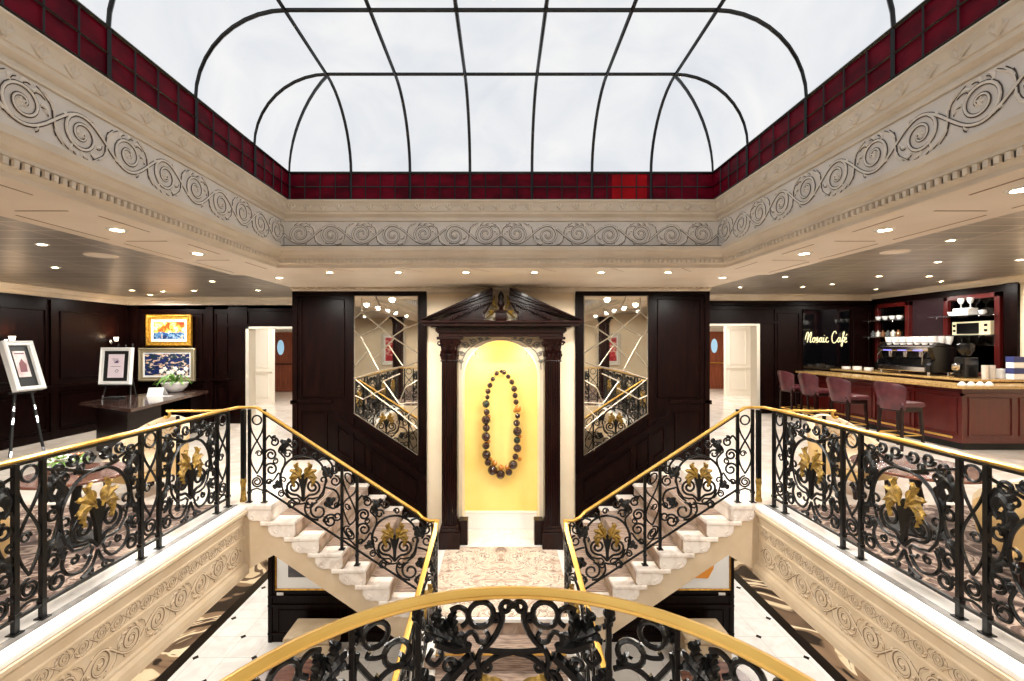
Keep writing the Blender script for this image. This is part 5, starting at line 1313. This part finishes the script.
def cup_mb(sc=1.0):
    m_ = MB(); m_.lathe([(.02*sc, 0), (.022*sc, .004*sc), (.036*sc, .03*sc), (.042*sc, .062*sc), (.039*sc, .062*sc), (.032*sc, .03*sc), (.001, .008*sc)], (0,0,0), 14)
    m_.tube([(.038*sc+.022*sc*math.sin(a), 0, .035*sc+.018*sc*math.cos(a)) for a in [i*PI/6 for i in range(7)]], .004*sc, 5); return m_
cupd = None
def place_cups(pts, label, group, sc=1.0, cat='cup'):
    base = cup_mb(sc).build('coffee_cup', PORC, None, True); tag(base, label(0), cat, group); base.location = pts[0]
    for i, p in enumerate(pts[1:]):
        c_ = base.copy(); COL.objects.link(c_); c_.location = p; c_.rotation_euler = (0, 0, i*.7); c_['label'] = label(i+1)
place_cups([(XR-.18, 10.42+.19*k, 2.301) for k in range(4)], lambda i: 'white cup on the upper glass shelf of the far unit, %s from the camera' % ORDN[i], 'cups on the far shelf', 1.5)
place_cups([(XR-.18, 9.22, 2.301), (XR-.18, 8.62, 2.301)], lambda i: ['white bowl-like cup at the far end of the nearer shelf unit', 'white cup at the near end of the nearer shelf unit'][i], 'cups on the near shelf', 1.4)
# stack of boxes with two stemmed glasses
m_ = MB(); m_.box(XR-.30, XR-.06, 8.78, 9.10, 2.301, 2.36, .006); m_.box(XR-.29, XR-.07, 8.80, 9.08, 2.362, 2.44, .006); tag(m_.build('cup_box', PORC), 'white stacked tray of crockery on the upper shelf under two goblets', 'tray')
def goblet(p, label, group, h=.2):
    m_ = MB(); m_.lathe([(.045, 0), (.045, .006), (.008, .015), (.008, h*.4), (.03, h*.5), (.05, h*.75), (.052, h), (.048, h), (.03, h*.55), (.001, h*.5)], (0,0,0), 14)
    o = m_.build('goblet', mat('frosted_glass', (226,226,224), .3), None, True); o.location = p; return tag(o, label, 'glass', group)
goblet((XR-.18, 8.84, 2.441), 'frosted goblet on the crockery tray, right of the pair', 'goblets', .2); goblet((XR-.18, 9.02, 2.441), 'frosted goblet on the crockery tray, left of the pair', 'goblets', .2)
AMBG = mat('amber_spirit_glass', (110,72,44), .15, coat=.4)
for k in range(6):
    m_ = MB(); m_.lathe([(.045, 0), (.05, .09), (.04, .11), (.015, .12), (.02, .15), (.001, .15)], (0,0,0), 12); o = m_.build('jar', [AMBG, SILVER, GLASS][k % 3], None, True); o.location = (XR-.2, 10.42+.14*k, 1.911)
    tag(o, 'small %s bottle on the lower glass shelf of the far unit, %s from the camera' % (['amber', 'silver', 'clear'][k % 3], ORDN[k]), 'bottle', 'bottles on the far shelf')
# small oven-like appliance panel in the near unit
ap = thing('wall_cabinet', 'cream and black glass-fronted cabinet standing under the near shelf', 'cabinet', (XR-.2, 8.8, 1.9))
m_ = MB(); m_.box(XR-.14, XR-.035, 8.52, 9.24, 1.92, 2.18, .006); m_.build('body', mat('cream_enamel', (226,216,180), .3), ap)
m_ = MB(); m_.box(XR-.15, XR-.135, 8.72, 9.14, 1.94, 2.15); m_.build('door', BLACK, ap)
m_ = MB()
for z in (1.98, 2.08): m_.box(XR-.15, XR-.138, 8.57, 8.62, z, z+.045); m_.box(XR-.15, XR-.138, 9.17, 9.21, z, z+.045)
m_.build('control_slot', BLACK, ap)
# espresso machine
em = thing('espresso_machine', 'large chrome and black espresso machine with white cups stacked on top', 'coffee machine', (8.6, 9.4, 1.12))
X0, X1, Y0_, Y1_, Zb = 8.36, 8.86, 8.85, 10.15, 1.12
m_ = MB(); m_.box(X0+.12, X1, Y0_+.06, Y1_-.06, Zb+.07, Zb+.42, .03); m_.build('body', BLACK, em)
for (a, b_) in ((Y0_, Y0_+.09), (Y1_-.09, Y1_)):
    m_ = MB(); m_.prism([(X0-.02, Zb+.05), (X1, Zb+.05), (X1+.02, Zb+.45), (X0+.16, Zb+.50), (X0+.02, Zb+.42), (X0+.10, Zb+.24), (X0-.02, Zb+.16)], a, b_, 'y'); m_.build('side_panel', BLACK, em)
m_ = MB(); m_.box(X0-.03, X0+.3, Y0_+.09, Y1_-.09, Zb+.05, Zb+.13, .01); m_.box(X0-.035, X0-.025, Y0_+.1, Y1_-.1, Zb+.06, Zb+.12); m_.build('drip_tray', CHROME, em)
m_ = MB(); m_.box(X0+.02, X0+.3, Y0_+.09, Y1_-.09, Zb+.36, Zb+.44, .02); m_.build('fascia', CHROME, em)
m_ = MB(); m_.box(X0+.10, X1, Y0_, Y1_, Zb+.43, Zb+.45, .005); m_.tube([(X0+.10, Y0_, Zb+.50), (X0+.10, Y1_, Zb+.50)], .008); m_.build('cup_rail', CHROME, em)
for k in range(3):
    yg = Y0_+.3+.36*k
    m_ = MB(); m_.lathe([(.045, Zb+.27), (.05, Zb+.30), (.05, Zb+.37)], (X0+.10, yg, 0), 14); g_ = m_.build('group_head', CHROME, em, True)
    m_ = MB(); m_.tube([(X0+.10, yg, Zb+.26), (X0-.10, yg-.03, Zb+.25)], .014, 8); m_.build('portafilter', BLACK, g_)
    m_ = MB(); m_.box(X0+.012, X0+.022, yg-.10, yg+.10, Zb+.37, Zb+.385); m_.build('blue_light_strip', mat('blue_indicator', (110,110,220), .3, emit=1.2), g_)
for yg in (Y0_+.12, Y1_-.12):
    m_ = MB(); m_.tube([(X0+.02, yg, Zb+.36), (X0-.06, yg, Zb+.30), (X0-.06, yg, Zb+.16)], .008, 6); m_.build('steam_wand', CHROME, em)
for (x, y) in ((X0+.05, Y0_+.1), (X0+.05, Y1_-.1), (X1-.05, Y0_+.1), (X1-.05, Y1_-.1)):
    m_ = MB(); m_.lathe([(.025, Zb), (.025, Zb+.06)], (x, y, 0), 10); m_.build('foot', CHROME, em)
pts = [(X0+.16+.16*j, Y0_+.14+.165*i, Zb+.462*1.3+.004) for i in range(7) for j in range(3)]
WH = ['front', 'middle', 'back']
place_cups(pts, lambda i: 'white cup on top of the espresso machine, %s row, %s from the near end' % (WH[i % 3], ORDN[i//3]), 'cups on the espresso machine', 1.85)
em.scale = (1, 1, 1.3)
# grinder
gd = thing('coffee_grinder', 'black coffee grinder with dark hopper beside the espresso machine', 'grinder', (8.6, 8.45, 1.12))
m_ = MB(); m_.box(8.45, 8.72, 8.30, 8.50, 1.12, 1.50, .02); m_.build('body', BLACK, gd)
m_ = MB(); m_.lathe([(.06, 1.50), (.12, 1.62), (.13, 1.72), (.10, 1.76), (.001, 1.76)], (8.58, 8.40, 0), 18); m_.build('hopper', BLACK, gd, True)
m_ = MB(); m_.lathe([(.05, 1.26), (.065, 1.28), (.065, 1.36), (.04, 1.38)], (8.40, 8.40, 0), 14); m_.build('dosing_chamber', CHROME, gd, True)
m_ = MB(); m_.tube([(8.42, 8.40, 1.22), (8.28, 8.38, 1.20)], .016); m_.build('dosing_lever', CHROME, gd)
for o_ in list(COL.objects):
    if o_.get('group') == 'cups on the espresso machine': o_.scale = (1, 1, 1.45)
# things at the near end of the bar
for k, (px, c_) in enumerate(((989, GLASS), (996, GLASS))):
    m_ = MB(); m_.lathe([(.045, 0), (.05, .24), (.046, .24), (.042, .01), (.001, .01)], (0,0,0), 16); o = m_.build('glass_stack', mat('stacked_glass', (214,206,196), .15, coat=.6), None, True)
    o.location = (8.46+.12*k, 8.02+.0*k-.06, 1.066 if False else 1.066); o.location = (8.66+.12*k, 8.14, 1.122)
    tag(o, 'tall clear stack of tumblers on the raised counter, %s' % ['left one', 'right one'][k], 'glasses', 'stacked tumblers')
m_ = MB(); m_.box(8.88, 9.0, 8.08, 8.2, 1.122, 1.30, .01); tag(m_.build('napkin_box', WHITE), 'plain white box next to the stacked tumblers on the bar', 'box')
for k, (x, y, z, w) in enumerate(((9.03, 7.92, 1.122, .2), (9.03, 7.92, 1.322, .2))):
    t = thing('milk_carton_tray', ['blue-lidded white carton pack on the raised counter at the right edge, lower of two', 'blue-lidded white carton pack at the right edge, on top of the other'][k], 'carton', (x, y, z), 'carton packs')
    m_ = MB(); m_.box(x-w/2, x+w/2, y, y+.13, z, z+.10, .005); m_.build('body', WHITE, t); m_ = MB(); m_.box(x-w/2-.004, x+w/2+.004, y-.004, y+.134, z+.10, z+.197, .005); m_.build('lid', BLUEB, t)
m_ = MB()
for k in range(4):
    x = 7.60+.15*k; m_ = MB(); m_.lathe([(.055, 0), (.056, .006), (.045, .03), (.02, .055), (.022, .062), (.001, .062)], (0,0,0), 16); o = m_.build('saucer_cup', PORC, None, True); o.location = (x, 7.5, 1.066)
    tag(o, 'small upturned white cup on the near corner of the bar, %s from the left' % (['first']+ORDN[1:])[k], 'cup', 'upturned cups')
# napkins and plates at the far end of the service counter
for k in range(5):
    m_ = MB(); hgt = .05+.02*(k % 3); m_.lathe([(.05, 0), (.085, .01), (.09, hgt), (.001, hgt)], (0,0,0), 18); o = m_.build('plate_stack', PORC, None, True); o.location = (8.42+.14*(k % 2), 10.42+.17*k, 1.121)
    tag(o, 'stack of white saucers on the service counter beyond the espresso machine, %s from the machine' % ORDN[k], 'plates', 'saucer stacks')

# ================================================================= BEHIND THE CAMERA (seen in the mirrors)
for s in (-1, 1):
    t = thing('column', 'dark fluted column standing behind the camera on the %s' % ('left' if s < 0 else 'right'), 'column', (s*3.3, -.9, 0), 'dark columns')
    pr = [(.17*math.cos(2*PI*k/32)*(1 if k % 2 else .93), .17*math.sin(2*PI*k/32)*(1 if k % 2 else .93)) for k in range(32)]
    m_ = MB(); m_.loft([[(s*3.3+a, -.9+b_, z) for a, b_ in pr] for z in (.18, 2.40)]); m_.build('shaft', WOODH, t)
    m_ = MB(); m_.box(s*3.3-.22, s*3.3+.22, -1.12, -.68, 0, .10); m_.lathe([(.21, .10), (.21, .14), (.18, .19)], (s*3.3, -.9, 0), 20); m_.build('base', WOODH, t)
    m_ = MB(); m_.lathe([(.17, 2.38), (.19, 2.42), (.23, 2.52)], (s*3.3, -.9, 0), 20); m_.box(s*3.3-.24, s*3.3+.24, -1.14, -.66, 2.52, 2.588); m_.build('capital', WOODH, t)
REDP = painting('red_abstract_paint', 2.2, [(.3, (150,20,30)), (.5, (200,50,60)), (.6, (240,220,200)), (.8, (120,20,20))], 3)
framed('framed_painting', 'pale-framed red abstract on the cream wall behind the camera, left', 'painting', (-4.4, YN+.03, 1.5), 1.0, 1.3, PI, 0, .12, .06, SILVER, REDP, .05, WHITE, 'paintings behind the camera')
framed('framed_painting', 'pale-framed red abstract on the cream wall behind the camera, right', 'painting', (4.4, YN+.03, 1.5), 1.0, 1.3, PI, 0, .12, .06, SILVER, REDP, .05, WHITE, 'paintings behind the camera')
